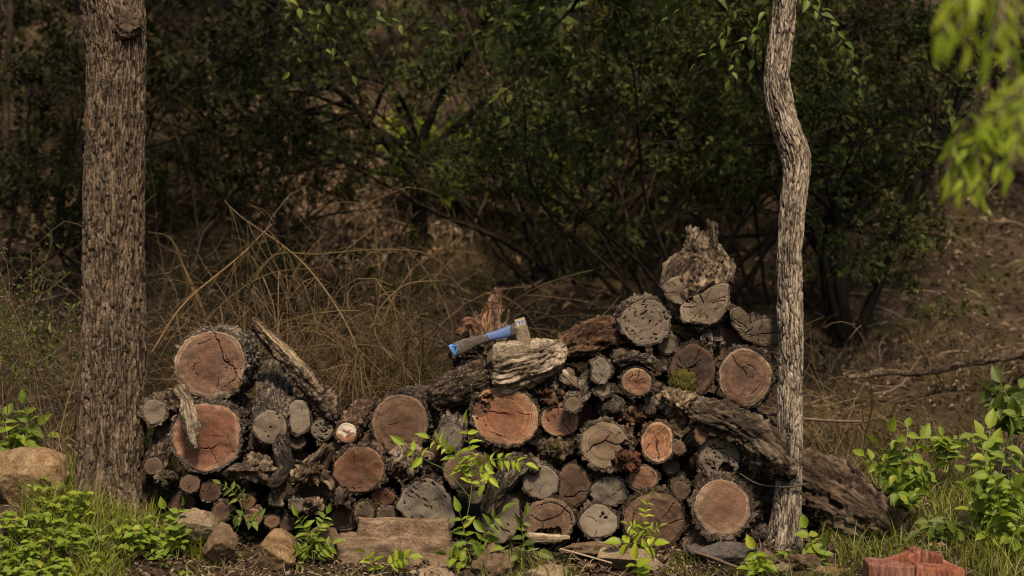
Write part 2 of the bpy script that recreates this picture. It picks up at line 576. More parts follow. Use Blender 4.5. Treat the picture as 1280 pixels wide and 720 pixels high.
# ------------------------------------------------------------------ bark relief
def bark_disp(bc, amp, f=30.0, zs=.45, s=0, style='flake'):
    q = bc * np.array([f, f, f * zs])
    warp = np.stack([fbm(q * .6, 2, s + 3), fbm(q * .6, 2, s + 4), fbm(q * .6, 2, s + 5)], -1)
    F1, F2, cid = worley(q + warp * .55, s)
    pl = ss(.03, .4, F2 - F1)
    fb = fbm(q * 1.7, 3, s + 9)
    if style == 'ridge':
        h = pl * (.6 + .5 * cid) + .28 * fb
    elif style == 'smooth':
        h = .35 * pl + .4 * fb + .3
    elif style == 'fissure':
        q2 = bc * np.array([f, f, f * zs])
        w2 = np.stack([fbm(q2 * .5, 2, s + 3), fbm(q2 * .5, 2, s + 4), 2.2 * fbm(q2 * .5, 2, s + 5)], -1)
        G1, G2, cid = worley(q2 + w2 * .5, s)
        rid = 1 - np.abs(fbm(bc * np.array([f, f, f * zs * .5]) * .8 + w2 * .3, 2, s + 6))
        h = .75 * ss(.02, .26, G2 - G1) + .3 * rid ** 2 + .2 * fbm(q2 * 2.6, 3, s + 9)
    elif style == 'torn':
        q2 = bc * np.array([f, f, f * zs]) + warp * .35
        n = fbm(q2, 4, s, .6)
        m = fbm(q2 * .55 + 9, 3, s + 2)
        fr = m * 5 - np.floor(m * 5)
        ter = (np.floor(m * 5) + ss(0, .35, fr)) / 5
        h = .5 + .55 * ter + .6 * (.5 - np.abs(n)) + .25 * fbm(bc * f * 2.2, 3, s + 9)
    elif style == 'grain':
        q2 = bc * np.array([f, f, f * .08])
        h = .55 + .6 * fbm(q2 + warp * .25, 4, s, .6) + .15 * fb
    else:
        m = fbm(q * .8 + 5, 3, s + 14)
        fr = m * 4 - np.floor(m * 4)
        ter = (np.floor(m * 4) + ss(0, .3, fr)) / 4
        h = pl * (.3 + .6 * cid) + .3 * ter + .25 * fb + .3 * fbm(q * 3.4, 2, s + 12) + .1
    return amp * h, np.clip(h, 0, 1.4) / 1.4, cid


def seg_dist(p, poly):
    """distance of 2D points to a polyline, and how far along it (0..1)."""
    poly = np.asarray(poly, float)
    best = np.full(len(p), 1e9)
    at = np.zeros(len(p))
    n = len(poly) - 1
    for i in range(n):
        a, b = poly[i], poly[i + 1]
        ab = b - a
        t = np.clip(((p - a) @ ab) / max(ab @ ab, 1e-12), 0, 1)
        d = np.linalg.norm(p - (a + t[:, None] * ab), axis=1)
        m = d < best
        best = np.where(m, d, best)
        at = np.where(m, (i + t) / n, at)
    return best, at


def outline(th, rx, ry, rot, irr, seed, poly=None, c=None):
    if poly is not None:
        q = (np.asarray(poly, float) - c)
        q[:, 1] *= -1
        q = np.vstack([q, q[:1]])
        dense = np.vstack([q[i] + (q[i + 1] - q[i]) * np.linspace(0, 1, 24, endpoint=False)[:, None] for i in range(len(q) - 1)])
        a = np.arctan2(dense[:, 1], dense[:, 0])
        r = np.linalg.norm(dense, axis=1)
        o = np.argsort(a)
        r = np.interp(th, np.concatenate([a[o] - 2 * np.pi, a[o], a[o] + 2 * np.pi]), np.tile(r[o], 3))
        k = max(1, len(th) // 60)
        ker = np.ones(2 * k + 1) / (2 * k + 1)
        r = np.convolve(np.concatenate([r[-k:], r, r[:k]]), ker, 'valid')
        base = r
    else:
        ca, sa = np.cos(th - rot), np.sin(th - rot)
        base = 1 / np.sqrt((ca / rx) ** 2 + (sa / ry) ** 2)
    c3 = np.stack([np.cos(th), np.sin(th), np.full_like(th, seed * 3.7)], -1)
    return base * (1 + irr * fbm(c3 * 1.3, 2, seed) + irr * .4 * fbm(c3 * 4, 2, seed + 40))


def round_log(root, o, rx, ry, k, mat, bark, L, back, bt, irr, rot, poly, c, rad, arc, slit, lines, pits, tilt, amp, seed, bstyle='flake', bf=30., faceonly=False, chips=.0022, grain_bow=0.0):
    """Cut face plus bark tube; all lengths in metres, local origin at the face centre, log runs along +Y."""
    rg = np.random.default_rng(seed)
    Rm = max(rx, ry) * k
    na = int(np.clip(2 * np.pi * Rm / .0036, 48, 260))
    th = np.linspace(-np.pi, np.pi, na, endpoint=False)
    rin = outline(th, rx, ry, rot, irr, seed, poly, c) * k
    c3 = np.stack([np.cos(th), np.sin(th), np.full_like(th, seed)], -1)
    btm = .8 * bt * k * np.clip(1 + .7 * fbm(c3 * (2.5 + Rm * 50), 3, seed + 7) + .5 * fbm(c3 * 1.5, 2, seed + 17), .2, 2.4)
    rin = rin * (1 + .018 * fbm(c3 * (5 + Rm * 50), 2, seed + 71))
    rout = rin + btm

    def plane(u, v):
        return tilt[0] * u + tilt[1] * v

    # ---- face
    nr = int(np.clip(Rm / .0030, 14, 70))
    rr = np.linspace(0.0, 1, nr)
    rr = np.where(rr < .02, .004, rr)
    Rg = rr[:, None] * rin[None, :]
    u, v = (Rg * np.cos(th)).ravel(), (Rg * np.sin(th)).ravel()
    p2 = np.stack([u, v], -1)
    radv = np.repeat(rr, na)
    # the pith sits a little off centre
    crack = np.zeros(len(u))
    dep = np.zeros(len(u))
    px_ = rg.uniform(-.15, .15, 2) * Rm
    wob = np.stack([fbm(np.stack([u, v, u * 0 + seed], -1) * 40, 2, seed + 1), fbm(np.stack([u, v, u * 0 + seed], -1) * 40, 2, seed + 2)], -1) * .0035
    pw = p2 + wob

    def cut(poly_, wd, depth, taper=True):
        nonlocal crack, dep
        d, at = seg_dist(pw, poly_)
        ww = wd * (np.sin(np.pi * np.clip(at, .03, .97)) ** .5 if taper else 1)
        m = 1 - ss(.55, 1.25, d / np.maximum(ww, 1e-5))
        crack = np.maximum(crack, m)
        dep = np.maximum(dep, m * depth)

    for i in range(rad):
        a = rg.uniform(0, 2 * np.pi)
        r0, r1 = sorted(rg.uniform(.05, 1, 2))
        r1 = min(1, r1 + .25)
        ca = np.array([np.cos(a), np.sin(a)])
        Ri = np.interp((a + np.pi) % (2 * np.pi) - np.pi, th, rin)
        cut([px_ + ca * r0 * Ri, px_ * .4 + ca * (r0 + r1) / 2 * Ri + rg.normal(0, .003, 2), ca * r1 * Ri], rg.uniform(.0006, .0016), .01)
    for i in range(arc):
        a0 = rg.uniform(0, 2 * np.pi)
        sp = rg.uniform(.5, 1.8)
        f = rg.uniform(.3, .85)
        aa = np.linspace(a0, a0 + sp, 8)
        Ri = np.interp((aa + np.pi) % (2 * np.pi) - np.pi, th, rin)
        cut(np.stack([np.cos(aa), np.sin(aa)], -1) * (Ri * f)[:, None], rg.uniform(.0006, .0014), .008)
    sa = rg.uniform(-.9, .9)
    for i in range(slit):
        a, r = rg.uniform(0, 2 * np.pi), np.sqrt(rg.uniform(0, .8)) * Rm
        q0 = np.array([np.cos(a), np.sin(a)]) * r
        dd = np.array([np.cos(sa + rg.normal(0, .45)), np.sin(sa + rg.normal(0, .45))]) * rg.uniform(.003, .011)
        cut([q0 - dd, q0 + rg.normal(0, .0015, 2), q0 + dd], rg.uniform(.0012, .0032), .012)
    for ln in lines:
        pts, wd = ln if isinstance(ln, tuple) else (ln, .9)
        wd = wd * .55
        q = (np.asarray(pts, float) - c) * k
        q[:, 1] *= -1
        q = catmull(q, 5 * len(q))
        q = q + .0035 * np.stack([fbm(np.stack([q[:, 0], q[:, 1], q[:, 0] * 0 + seed], -1) * 70, 2, 4), fbm(np.stack([q[:, 0], q[:, 1], q[:, 0] * 0 + seed], -1) * 70, 2, 5)], -1)
        cut(q, wd * k, .016)
    rotv = np.zeros(len(u))
    for (qx, qy, qr, qd) in pits:
        q = np.array([(qx - c[0]) * k, -(qy - c[1]) * k])
        d = np.linalg.norm((pw - q) * 1.0, axis=1) / (qr * k) + .28 * fbm(np.stack([u, v, u * 0], -1) * 55, 3, seed + 5)
        m = 1 - ss(.75, 1.0, d)
        dep = dep + m * qd * (1 + .5 * fbm(np.stack([u, v, u * 0], -1) * 90, 2, seed + 8))
        rotv = np.maximum(rotv, m)
    f3 = np.stack([u, v, np.full_like(u, seed * 1.3)], -1)
    y = plane(u, v) + chips * fbm(f3 * 28, 4, seed + 3) + .004 * fbm(f3 * 7, 2, seed + 4) + dep
    y += .006 * fbm(f3 * 14, 3, seed + 90) + .006 * ss(.93, 1.0, radv) * (vn(f3 * 60, seed) + 1) * .5
    vf = np.stack([u, y, v], -1)
    cf = mesh("cut_face", vf, [grid_quads(nr, na)[:, ::-1]], mat, root, attrs={"rad": radv, "crack": crack, "rot": rotv})
    if faceonly:
        return cf
    # ---- bark
    nl = int(np.clip(L / .007, 14, 70))
    tt = np.concatenate([[0], np.linspace(0, 1, nl) ** 1.25]) * L
    rows, yo, kind = [], [], []
    # annulus from the wood edge to the bark edge
    A = (np.cos(th) * rin * .99, np.sin(th) * rin * .99)
    ring0 = np.stack([A[0], plane(*A) + .004, A[1]], -1)
    B = (np.cos(th) * (rin + rout) / 2, np.sin(th) * (rin + rout) / 2)
    ring1 = np.stack([B[0], plane(*B) + .003 + .004 * fbm(c3 * (6 + Rm * 80), 2, seed + 30), B[1]], -1)
    tg = np.repeat(tt[1:], na)
    thg = np.tile(th, nl)
    Rb = np.tile(rout, nl)
    bc = np.stack([np.cos(thg) * Rb, np.sin(thg) * Rb, tg + seed * .37], -1)
    dsp, rel, cid = bark_disp(bc, amp, bf, .45, seed, bstyle)
    fade = ss(0, .012, tg)
    Rr = Rb + (dsp - amp * .45) * (.25 + .75 * fade)
    sway = .012 * fbm(np.stack([tg * 5, tg * 0 + seed, tg * 0], -1), 2, seed + 60) * ss(0, .15, tg)
    x = np.cos(thg) * Rr + back[0] * tg / L + sway
    z = np.sin(thg) * Rr + back[1] * tg / L + sway * .6
    edge = .005 * fbm(np.stack([np.cos(thg), np.sin(thg), thg * 0 + seed], -1) * (6 + Rm * 80), 2, seed + 33)
    yy = tg + plane(np.cos(thg) * Rb, np.sin(thg) * Rb) * (1 - tg / L) + .004 + edge * (1 - fade)
    body = np.stack([x, yy, z], -1)
    cap = np.array([[back[0], L + .005, back[1]]])
    verts = np.vstack([ring0, ring1, body, cap])
    q = grid_quads(nl + 2, na)[:, ::-1]
    last = (nl + 1) * na
    tri = np.stack([np.full(na, len(verts) - 1), last + (np.arange(na) + 1) % na, last + np.arange(na)], -1)
    bca = np.vstack([np.stack([ring0[:, 0], ring0[:, 2], ring0[:, 1] * 0 + seed * .37 - .02], -1), np.stack([ring1[:, 0], ring1[:, 2], ring1[:, 1] * 0 + seed * .37 - .01], -1), bc, np.zeros((1, 3))])
    rel = np.concatenate([np.full(na, .35), np.full(na, .5), rel, [.3]])
    cid = np.concatenate([cid[:na] * .7, cid[:na] * .8, cid, [.3]])
    mesh("bark", verts, [q, tri], bark, root, attrs={"bc": bca, "relief": rel, "cell": cid})


GP = "firewood logs in the pile"
SEED = [100]


def log(label, px, py, rx, ry, m='red', bark='bark_dark', y=0., L=.45, back=(0, 0), bt=4, irr=.075, rot=0., poly=None, rad=3, arc=2, slit=0,
        lines=(), pits=(), tilt=None, amp=.014, name='log', group=GP, bstyle='flake', bf=38., chips=.003, cat='log'):
    SEED[0] += 1
    s = SEED[0]
    rg = np.random.default_rng(s)
    k = S * (D + y) / D
    o = P(px, py, y)
    root = thing(name, label, cat, o, group)
    if tilt is None:
        tilt = (rg.uniform(-.22, .22), rg.uniform(-.1, .28))
    b = (back[0] * k + rg.uniform(-.01, .01), back[1] * k + rg.uniform(-.01, .01))
    round_log(root, o, rx, ry, k, "wood_" + m, bark, L, b, bt, irr, rot, poly, np.array([px, py], float), rad, arc, slit, lines, pits, tilt, amp, s, bstyle, bf, chips=chips)
    return root


def limb_mesh(name, path, mat, parent=None, origin=(0, 0, 0), amp=.008, zs=.45, f=30., style='flake', na=None, flat=1.0, irr=.12, jag=.0, res=.006, capmat=None, ends=(True, True), seed=None, lump=0.0, roots=0.0, dome=.35):
    """path rows: x, y, z, radius (metres, world)."""
    SEED[0] += 1
    s = SEED[0] if seed is None else seed
    path = np.asarray(path, float)
    ln = np.linalg.norm(np.diff(path[:, :3], axis=0), axis=1).sum()
    n = int(np.clip(ln / res, 10, 1300))
    q = catmull(path, n)
    c, r = q[:, :3] - np.asarray(origin), np.maximum(q[:, 3], .0008)
    na = na or int(np.clip(2 * np.pi * r.max() / res, 14, 220))
    th = np.linspace(0, 2 * np.pi, na, endpoint=False)
    Tn, U, V = frames(c)
    t = np.concatenate([[0], np.cumsum(np.linalg.norm(np.diff(c, axis=0), axis=1))])
    tg, thg = np.repeat(t, na), np.tile(th, n)
    r0 = np.repeat(r, na)
    bc = np.stack([np.cos(thg) * r0, np.sin(thg) * r0, tg + s * .41], -1)
    d, rel, cid = bark_disp(bc, amp, f, zs, s, style)
    sh = np.stack([np.cos(thg), np.sin(thg), tg / max(r.mean(), .01) * .35 + s], -1)
    rr = r0 * (1 + irr * fbm(sh, 3, s + 2)) + d - amp * .45
    if lump:
        rr += r0 * lump * fbm(sh * 1.6, 3, s + 8)
    if roots:
        rr += roots * ss(.30, 0, tg) ** 1.3 * (np.cos(thg * 5 + 1.1) * .55 + .75)
    rr = np.maximum(rr, .15 * r0)
    ax = np.zeros_like(rr)
    if jag:
        e = jag * (fbm(np.stack([np.cos(thg) * 3, np.sin(thg) * 3, thg * 0 + s], -1), 3, s + 4))
        ax = e * ss(t[-1] - 3 * r[-1], t[-1], tg)
    Tg, Ug, Vg = np.repeat(Tn, na, 0), np.repeat(U, na, 0), np.repeat(V, na, 0)
    v = np.repeat(c, na, 0) + Ug * (rr * np.cos(thg))[:, None] + Vg * (rr * np.sin(thg) * flat)[:, None] + Tg * ax[:, None]
    polys, mi = [grid_quads(n, na)], [0]
    verts, rel_, cid_, bc_ = [v], [rel], [cid], [bc]
    off = len(v)
    for e, row in ((0, 0), (1, n - 1)):
        if not ends[e]:
            continue
        ring = v[row * na:(row + 1) * na]
        cc = ring.mean(0)
        prev, pi = row * na, ring
        for fr, bul in ((.75, .6), (.45, .9), (.12, 1.0)):
            nz = fbm(np.stack([np.cos(th) * fr * 3, np.sin(th) * fr * 3, th * 0 + s + e], -1), 3, s + 15)
            rg_ = cc + (ring - cc) * fr + Tn[row] * ((1 if e else -1) * r[row] * (dome * bul + .22 * nz))[:, None]
            verts.append(rg_)
            rel_.append(.5 + .3 * nz)
            cid_.append(np.full(na, .5))
            bc_.append(bc[row * na:(row + 1) * na] * fr)
            i = np.arange(na)
            j = (i + 1) % na
            qd = np.stack([prev + i, off + i, off + j, prev + j], -1) if e == 0 else np.stack([prev + i, prev + j, off + j, off + i], -1)
            polys.append(qd)
            mi.append(1 if capmat else 0)
            prev = off
            off += na
        verts.append(verts[-1].mean(0, keepdims=True))
        rel_.append(np.array([.5])); cid_.append(np.array([.5])); bc_.append(np.zeros((1, 3)))
        i = np.arange(na)
        j = (i + 1) % na
        tr = np.stack([prev + i, np.full(na, off), prev + j], -1) if e == 0 else np.stack([prev + i, prev + j, np.full(na, off)], -1)
        polys.append(tr)
        mi.append(1 if capmat else 0)
        off += 1
    bcv = np.vstack(bc_)
    return mesh(name, np.vstack(verts), [p[:, ::-1] for p in polys], [mat] + ([capmat] if capmat else []), parent, attrs={"bc": bcv, "relief": np.concatenate(rel_), "cell": np.concatenate(cid_), "rad": np.clip(np.linalg.norm(bcv[:, :2], axis=1) / max(r.max(), .01), 0, 1)}, mi=mi)


def pp(*rows):
    """(px, py, y, radius in px) rows to world x, y, z, radius."""
    return [list(P(a, b, c)) + [r * S * (D + c) / D] for a, b, c, r in rows]


def limb(label, rows, mat, name='log', cat='log', group=GP, part='bark', **kw):
    path = pp(*rows)
    o = path[0][:3]
    root = thing(name, label, cat, o, group)
    limb_mesh(part, path, mat, root, o, **kw)
    return root


def blob(n):
    """cube sphere directions and quads."""
    t = np.linspace(-1, 1, n)
    a, b = np.meshgrid(t, t)
    a, b = np.tan(a * np.pi / 4), np.tan(b * np.pi / 4)
    one = np.ones_like(a)
    fs = [(one, a, b), (-one, b, a), (b, one, a), (a, -one, b), (a, b, one), (b, a, -one)]
    v = np.vstack([np.stack(f, -1).reshape(-1, 3) for f in fs])
    q = np.vstack([grid_quads(n, n, False, i * n * n) for i in range(6)])
    v = nrmz(v)
    key = np.round(v * 1e5).astype(np.int64)
    _, first, inv = np.unique(key, axis=0, return_index=True, return_inverse=True)
    return v[first], inv.ravel()[q]


def rotm(rx, ry, rz):
    cx, sx, cy, sy, cz, sz = math.cos(rx), math.sin(rx), math.cos(ry), math.sin(ry), math.cos(rz), math.sin(rz)
    return np.array([[cz, -sz, 0], [sz, cz, 0], [0, 0, 1]]) @ np.array([[cy, 0, sy], [0, 1, 0], [-sy, 0, cy]]) @ np.array([[1, 0, 0], [0, cx, -sx], [0, sx, cx]])


def chunk_mesh(name, r, mat, parent=None, loc=None, rot=(0, 0, 0), n=42, lump=.3, amp=.018, f=34., style='flake', cuts=0, cutd=(.55, .85), seed=None, fine=0.0, origin=None, zs=.45):
    SEED[0] += 1
    s = SEED[0] if seed is None else seed
    rg = np.random.default_rng(s)
    v, q = blob(n)
    d = v.copy()
    sc_ = np.asarray(r, float)
    v = v * (1 + lump * fbm(d * 1.4 + s, 3, s)[:, None])
    for i in range(cuts):
        nr = nrmz(rg.normal(0, 1, 3))
        lim = rg.uniform(*cutd)
        over = np.maximum(v @ nr - lim, 0)
        v = v - over[:, None] * nr * .97
    v = v * sc_
    bc = v + s * .3
    dd, rel, cid = bark_disp(bc, amp, f, zs, s, style)
    nrm = nrmz(d / sc_)
    v = v + nrm * (dd - amp * .5)[:, None]
    if fine:
        v = v + nrm * (fine * fbm(v * 40, 4, s + 3))[:, None]
    Rm = rotm(*rot)
    v = v @ Rm.T
    if origin is not None:
        v = v + origin
    return mesh(name, v, [q], mat, parent, attrs={"bc": bc, "relief": rel, "cell": cid}, loc=loc)


def chunk(label, px, py, wx, wz, mat, y=0., depth=1.2, name='log', cat='log', group=GP, **kw):
    k = S * (D + y) / D
    o = chunk_mesh(name, (wx * k, max(wx, wz) * k * depth, wz * k), mat, None, P(px, py, y) + np.array([0, max(wx, wz) * k * depth * .8, 0]), **kw)
    tag(o, label, cat, group)
    return o


# ------------------------------------------------------------------ the woodpile
log("largest red log at the top beside the thick trunk, with a jagged crack", 264, 455, 43, 41, 'red', y=.07, back=(-2, -2), bt=4, rad=2, arc=1, rot=.2,
    lines=[([(264, 412), (276, 436), (281, 450), (290, 458), (298, 474), (302, 480)], 1.1), ([(246, 432), (262, 425), (277, 427)], .45), ([(250, 448), (243, 460), (250, 472)], .35), ([(276, 484), (290, 478), (299, 468)], .5)], L=.42, bark='bark_grey')
log("big red log under the topmost one, with a bare strip of bark across its face", 257, 545, 45, 42, 'red', y=0, back=(2, 0), bt=5, rad=3, arc=1,
    lines=[([(248, 560), (262, 562), (280, 552)], .7)], bark='bark_grey')
log("grey ended flaky log tipped upwards between the big red logs and the leaning split log", 337, 534, 21, 21, 'grey', 'bark_grey', y=-.02, L=.34, back=(0, 62), bt=3, slit=7, rad=0, arc=0, amp=.012)
log("pale irregular log end at the foot of the leaning split log", 374, 521, 14, 19, 'pale', y=.04, poly=[(361, 506), (370, 500), (384, 502), (387, 512), (388, 534), (380, 541), (366, 541), (361, 528)], rad=1, arc=0)
log("small pale log end with ragged bark touching the thick trunk", 194, 514, 14, 15, 'grey', 'bark_grey', y=.1, bt=5, irr=.12, rad=1, arc=0)
log("small log end riddled with swirling insect tunnels beside the white capped one", 402, 538, 13, 13, 'grey', y=.03, slit=14, bt=2, rad=0, arc=1)
log("small log whose cut end is half covered in white fungus", 433, 541, 13, 13, 'fungus', 'bark_red', y=.0, bt=3, rad=0, arc=0, back=(16, 22))
log("brown log end tipped up against the thick trunk, below the small pale one", 192, 583, 11, 11, 'brown', y=.06, L=.3, back=(4, 52), bt=4, rad=0, arc=0)
chunk("dark knotted log end low beside the thick trunk, under the tipped brown one", 206, 599, 14, 12, 'bark_mossy', y=.02)
log("light brown small round end below the big red log, nearer the thick trunk of two", 237, 605, 12, 11, 'umber', y=-.01, bt=2, rad=1, arc=0, back=(-4, -8), tilt=(0, .35))
log("small rough brown end below the big red log, farther from the thick trunk", 263, 614, 12, 12, 'rot', 'bark_grey', y=0, bt=2, irr=.12, rad=2, arc=0, tilt=(0, .3))
log("small worn round end low down behind the two tan stones", 276, 641, 11, 12, 'umber', y=-.04, bt=2, irr=.1, rad=0, arc=0, tilt=(0, .3))
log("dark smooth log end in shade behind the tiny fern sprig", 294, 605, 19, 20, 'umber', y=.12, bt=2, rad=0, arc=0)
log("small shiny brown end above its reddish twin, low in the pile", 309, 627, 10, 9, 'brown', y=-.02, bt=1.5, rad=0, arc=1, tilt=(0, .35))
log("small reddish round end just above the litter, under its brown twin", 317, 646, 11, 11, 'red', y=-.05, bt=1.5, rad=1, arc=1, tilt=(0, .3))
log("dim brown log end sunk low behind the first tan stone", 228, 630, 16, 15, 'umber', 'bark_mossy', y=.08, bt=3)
chunk("knobbly grey root knot with shelf-like lobes under the grey ended log", 316, 588, 25, 16, 'bark_grey', y=-.05, lump=.55, n=44, amp=.02, f=22, name='root_knot', cat='root')
chunk("flaky reddish bark lump above the knobbly root knot", 322, 567, 18, 12, 'bark_red', y=.04, lump=.5, amp=.02)
limb("crooked upright branch dropping from the grey ended log to the litter", [(351, 540, .02, 11), (353, 565, -.03, 11.5), (356, 585, -.05, 11), (343, 602, -.07, 8), (334, 605, -.08, 3)], 'bark_dark', name='branch', cat='branch', lump=.15)
limb("stubby scaly branch end under the crooked upright branch", [(349, 596, .02, 10), (347, 618, -.02, 10), (344, 632, -.03, 8)], 'bark_grey', name='branch', cat='branch', lump=.2, amp=.014)
rk = thing('root_knot', "hairy pale root knot with two forked prongs pointing up", 'root', P(390, 590, -.05), GP)
chunk_mesh('knot', (.062, .06, .052), 'weathered', rk, None, lump=.4, amp=.014, style='flake', n=36)
for rows in ([(383, 582, -.06, 6), (397, 570, -.08, 5.5), (408, 557, -.09, 4.5)], [(401, 590, -.05, 7), (409, 574, -.05, 6), (415, 561, -.06, 5)], [(400, 594, -.05, 8), (412, 602, -.07, 6), (416, 612, -.08, 4)], [(380, 580, -.06, 3), (371, 576, -.09, 2.5)]):
    limb_mesh('prong', pp(*rows), 'weathered', rk, P(390, 590, -.05), amp=.004, res=.005)
log("split dark red half log with crumbling lower edge, below the forked root knot", 386, 622, 22, 15, 'rot', 'bark_red', y=.0, poly=[(362, 620), (372, 609), (390, 606), (408, 610), (410, 622), (400, 636), (388, 640), (374, 634)], pits=[(382, 634, 9, .02), (402, 622, 6, .015)], bt=4)
log("tiny tan round stub in front of the split dark red half log", 371, 632, 8.5, 8.5, 'grey', 'bark_grey', y=-.07, bt=1.5, rad=0, arc=0, L=.25)
chunk("splintery hairy wood lump beside the tiny tan stub", 391, 634, 13, 9, 'weathered', y=-.09, lump=.4, amp=.016)
chunk("dark twisted knot below the round brown log", 427, 627, 13, 13, 'bark_dark', y=-.05, lump=.5, n=34, amp=.018)
log("round dark brown log in the low middle of the pile, left clean of bark flakes", 448, 587, 31, 29, 'brown', y=-.01, back=(14, 10), bt=4, rad=1, arc=2)
log("large dull brown log standing highest between the leaning split log and the axe", 500, 529, 34, 38, 'brown', y=.06, back=(22, 2), bt=3, rot=.2, rad=1, arc=2, irr=.04)
chunk("scaly rounded log end of rough grey bark, under the large dull brown log", 508, 578, 28, 22, 'bark_grey', y=-.02, depth=1.6, lump=.22, amp=.026, f=26, n=52)
log("small mossy log end sprinkled with green leaves beside the stone slab", 455, 641, 12, 14, 'moss', 'bark_mossy', y=-.03, bt=3)
log("ringed dark stub peeping over the stone slab", 484, 645, 12, 10, 'umber', 'bark_grey', y=-.03, bt=3, arc=3)
log("dim dark log end low between the twisted knot and the stone slab", 430, 650, 17, 14, 'umber', y=.02, bt=2)
log("small brown log end under the scaly grey log", 479, 621, 14, 11, 'brown', y=.03, bt=3)
log("broad pale grey slab-shaped log end with short slits, just above the stone slab", 530, 628, 30, 30, 'pale', y=-.05, poly=[(497, 634), (504, 616), (519, 603), (534, 597), (551, 606), (562, 622), (567, 656), (548, 668), (515, 668), (510, 655)], slit=22, rad=1, arc=0, bt=2, L=.35)
limb("dark furrowed log lying lengthwise under the axe handle", [(618, 468, .1, 19), (596, 474, .09, 24), (570, 483, .1, 24), (545, 493, .12, 19)], 'bark_dark', style='ridge', f=42, amp=.008, capmat='wood_umber')
log("slanting log with a small dull grey end, beside the large dull brown log", 562, 546, 15, 17, 'grey', 'bark_grey', y=.0, back=(30, 52), L=.4, bt=5, rad=1, arc=0)
log("orange brown log behind the bright leaved sapling", 585, 588, 30, 24, 'brown', y=-.03, bt=3, rad=1, arc=1, lines=[([(560, 592), (585, 586), (610, 588)], .5)])
log("broad orange log with a broken hollow near its upper edge, under the axe log", 631, 520, 42, 35, 'orange', y=-.02, back=(6, -16), bt=5, rot=-.35, irr=.04, pits=[(601, 510, 14, .022), (612, 500, 6, .014)], lines=[([(612, 514), (628, 517), (636, 519)], 1.3), ([(590, 500), (604, 495), (612, 492)], .8)], rad=1, arc=2, tilt=(-.1, .25))
limb("flaky grey branch slanting down behind the sapling", [(652, 575, -.02, 15), (634, 597, -.05, 14), (620, 617, -.06, 13), (609, 640, -.06, 11)], 'bark_grey', name='branch', cat='branch', style='flake')
log("pale slit-marked log end standing in the litter beside the cracked red log", 625, 648, 24, 27, 'pale', y=-.04, slit=16, rad=0, arc=0, bt=2, poly=[(602, 660), (604, 640), (614, 625), (632, 618), (648, 626), (650, 645), (644, 668), (630, 676), (608, 676)], L=.35)
log("tiny grey round end tucked behind the sapling stem", 594, 622, 9, 8, 'grey', 'bark_grey', y=-.04, bt=2, rad=0, arc=0)
log("red orange log with dark curved cracks, next to the broad orange log", 700, 525, 24, 20, 'crimson', y=.02, bt=2.5, irr=.09, rad=2, arc=4, back=(6, 6), slit=4)
chunk("dark knotted log end beneath the red orange log", 695, 563, 22, 18, 'bark_mossy', y=.0, lump=.35, amp=.014)
log("slim tilted log with furrowed bark and a chipped yellow tip", 716, 505, 10, 9, 'tan', 'bark_grey', y=-.05, back=(46, 46), L=.3, bt=5, rad=0, arc=0)
log("grey brown round end with scaly bark on one side, over the cracked red log", 676, 602, 22, 20, 'grey', 'bark_grey', y=-.02, back=(26, 6), bt=3, rad=3, arc=0)
log("smooth dark umber log end cracked along its lower edge", 717, 606, 20, 26, 'umber', y=.0, bt=2.5, rad=0, arc=0, irr=.03, lines=[([(703, 622), (718, 619), (736, 612)], .9)])
log("cracked red log resting in the litter with curved splits and a rotted base", 686, 650, 31, 26, 'brown', y=-.05, bt=4, rad=0, arc=1, lines=[([(662, 644), (675, 650), (690, 648), (703, 640), (712, 632)], 1.2), ([(672, 634), (690, 628), (706, 636), (714, 650), (712, 665)], .8), ([(676, 666), (678, 652)], .8)], pits=[(690, 670, 12, .03), (676, 668, 7, .03)])
log("pinkish grey log end with a cluster of worm holes, low in the pile", 748, 652, 24, 20, 'pale', y=-.04, bt=4, rad=2, arc=0, pits=[(754, 643, 2.5, .02), (758, 648, 2.5, .02), (750, 646, 1.6, .02)], tilt=(.1, .3))
log("lumpy grey log end with scaly edge above the worm holed one", 762, 615, 21, 18, 'grey', 'bark_grey', y=-.01, bt=3, irr=.13, rad=3, arc=1)
log("pale brown log split across its face with one side crumbled away", 756, 557, 30, 29, 'tan', 'bark_grey', y=-.03, back=(-6, -16), bt=6, rad=1, arc=0, lines=[([(733, 566), (745, 556), (756, 551), (764, 540)], 1.3), ([(756, 551), (770, 556), (784, 553)], 1.1)], pits=[(780, 576, 17, .03), (786, 558, 9, .02)], tilt=(.05, .15))
chunk("crumbling red rotten wood spilling from the split pale brown log", 783, 578, 14, 12, 'rotten_wood', y=-.08, lump=.5, amp=.02, name='rotten_chunk', cat='wood chunk')
chunk("flat rotten red flake wedged above the crumbling wood", 785, 550, 12, 8, 'rotten_wood', y=-.02, lump=.4, amp=.016, name='rotten_chunk', cat='wood chunk')
log("small orange log end ringed with thick dark bark, below the slit grey log", 796, 478, 19, 18, 'orange', y=.03, bt=4, back=(2, 34), L=.4, irr=.09, rad=2, arc=1)
chunk("brown bark covered log end behind the slim tilted log", 768, 510, 25, 17, 'bark_mossy', y=.03, depth=1.8, lump=.15, style='smooth', amp=.008)
chunk("small dark burr beneath the brown bark covered log", 790, 521, 17, 12, 'bark_red', y=.05, lump=.5, amp=.018)
log("rough grey stub with a torn end beside the reddish bark log", 752, 464, 13, 15, 'grey', 'bark_grey', y=.0, bt=3, irr=.16, rad=3, arc=0, back=(5, -10), chips=.006)
log("short dark stub with a tan tip under the torn grey stub", 754, 488, 9, 8, 'tan', y=.01, bt=4, rad=0, arc=0, back=(-20, -16))
log("round grey log end dotted with dark slits, near the top stump", 807, 403, 31, 29, 'pale', 'bark_grey', y=.06, bt=3, slit=34, rad=1, arc=1, back=(6, 4), irr=.06)
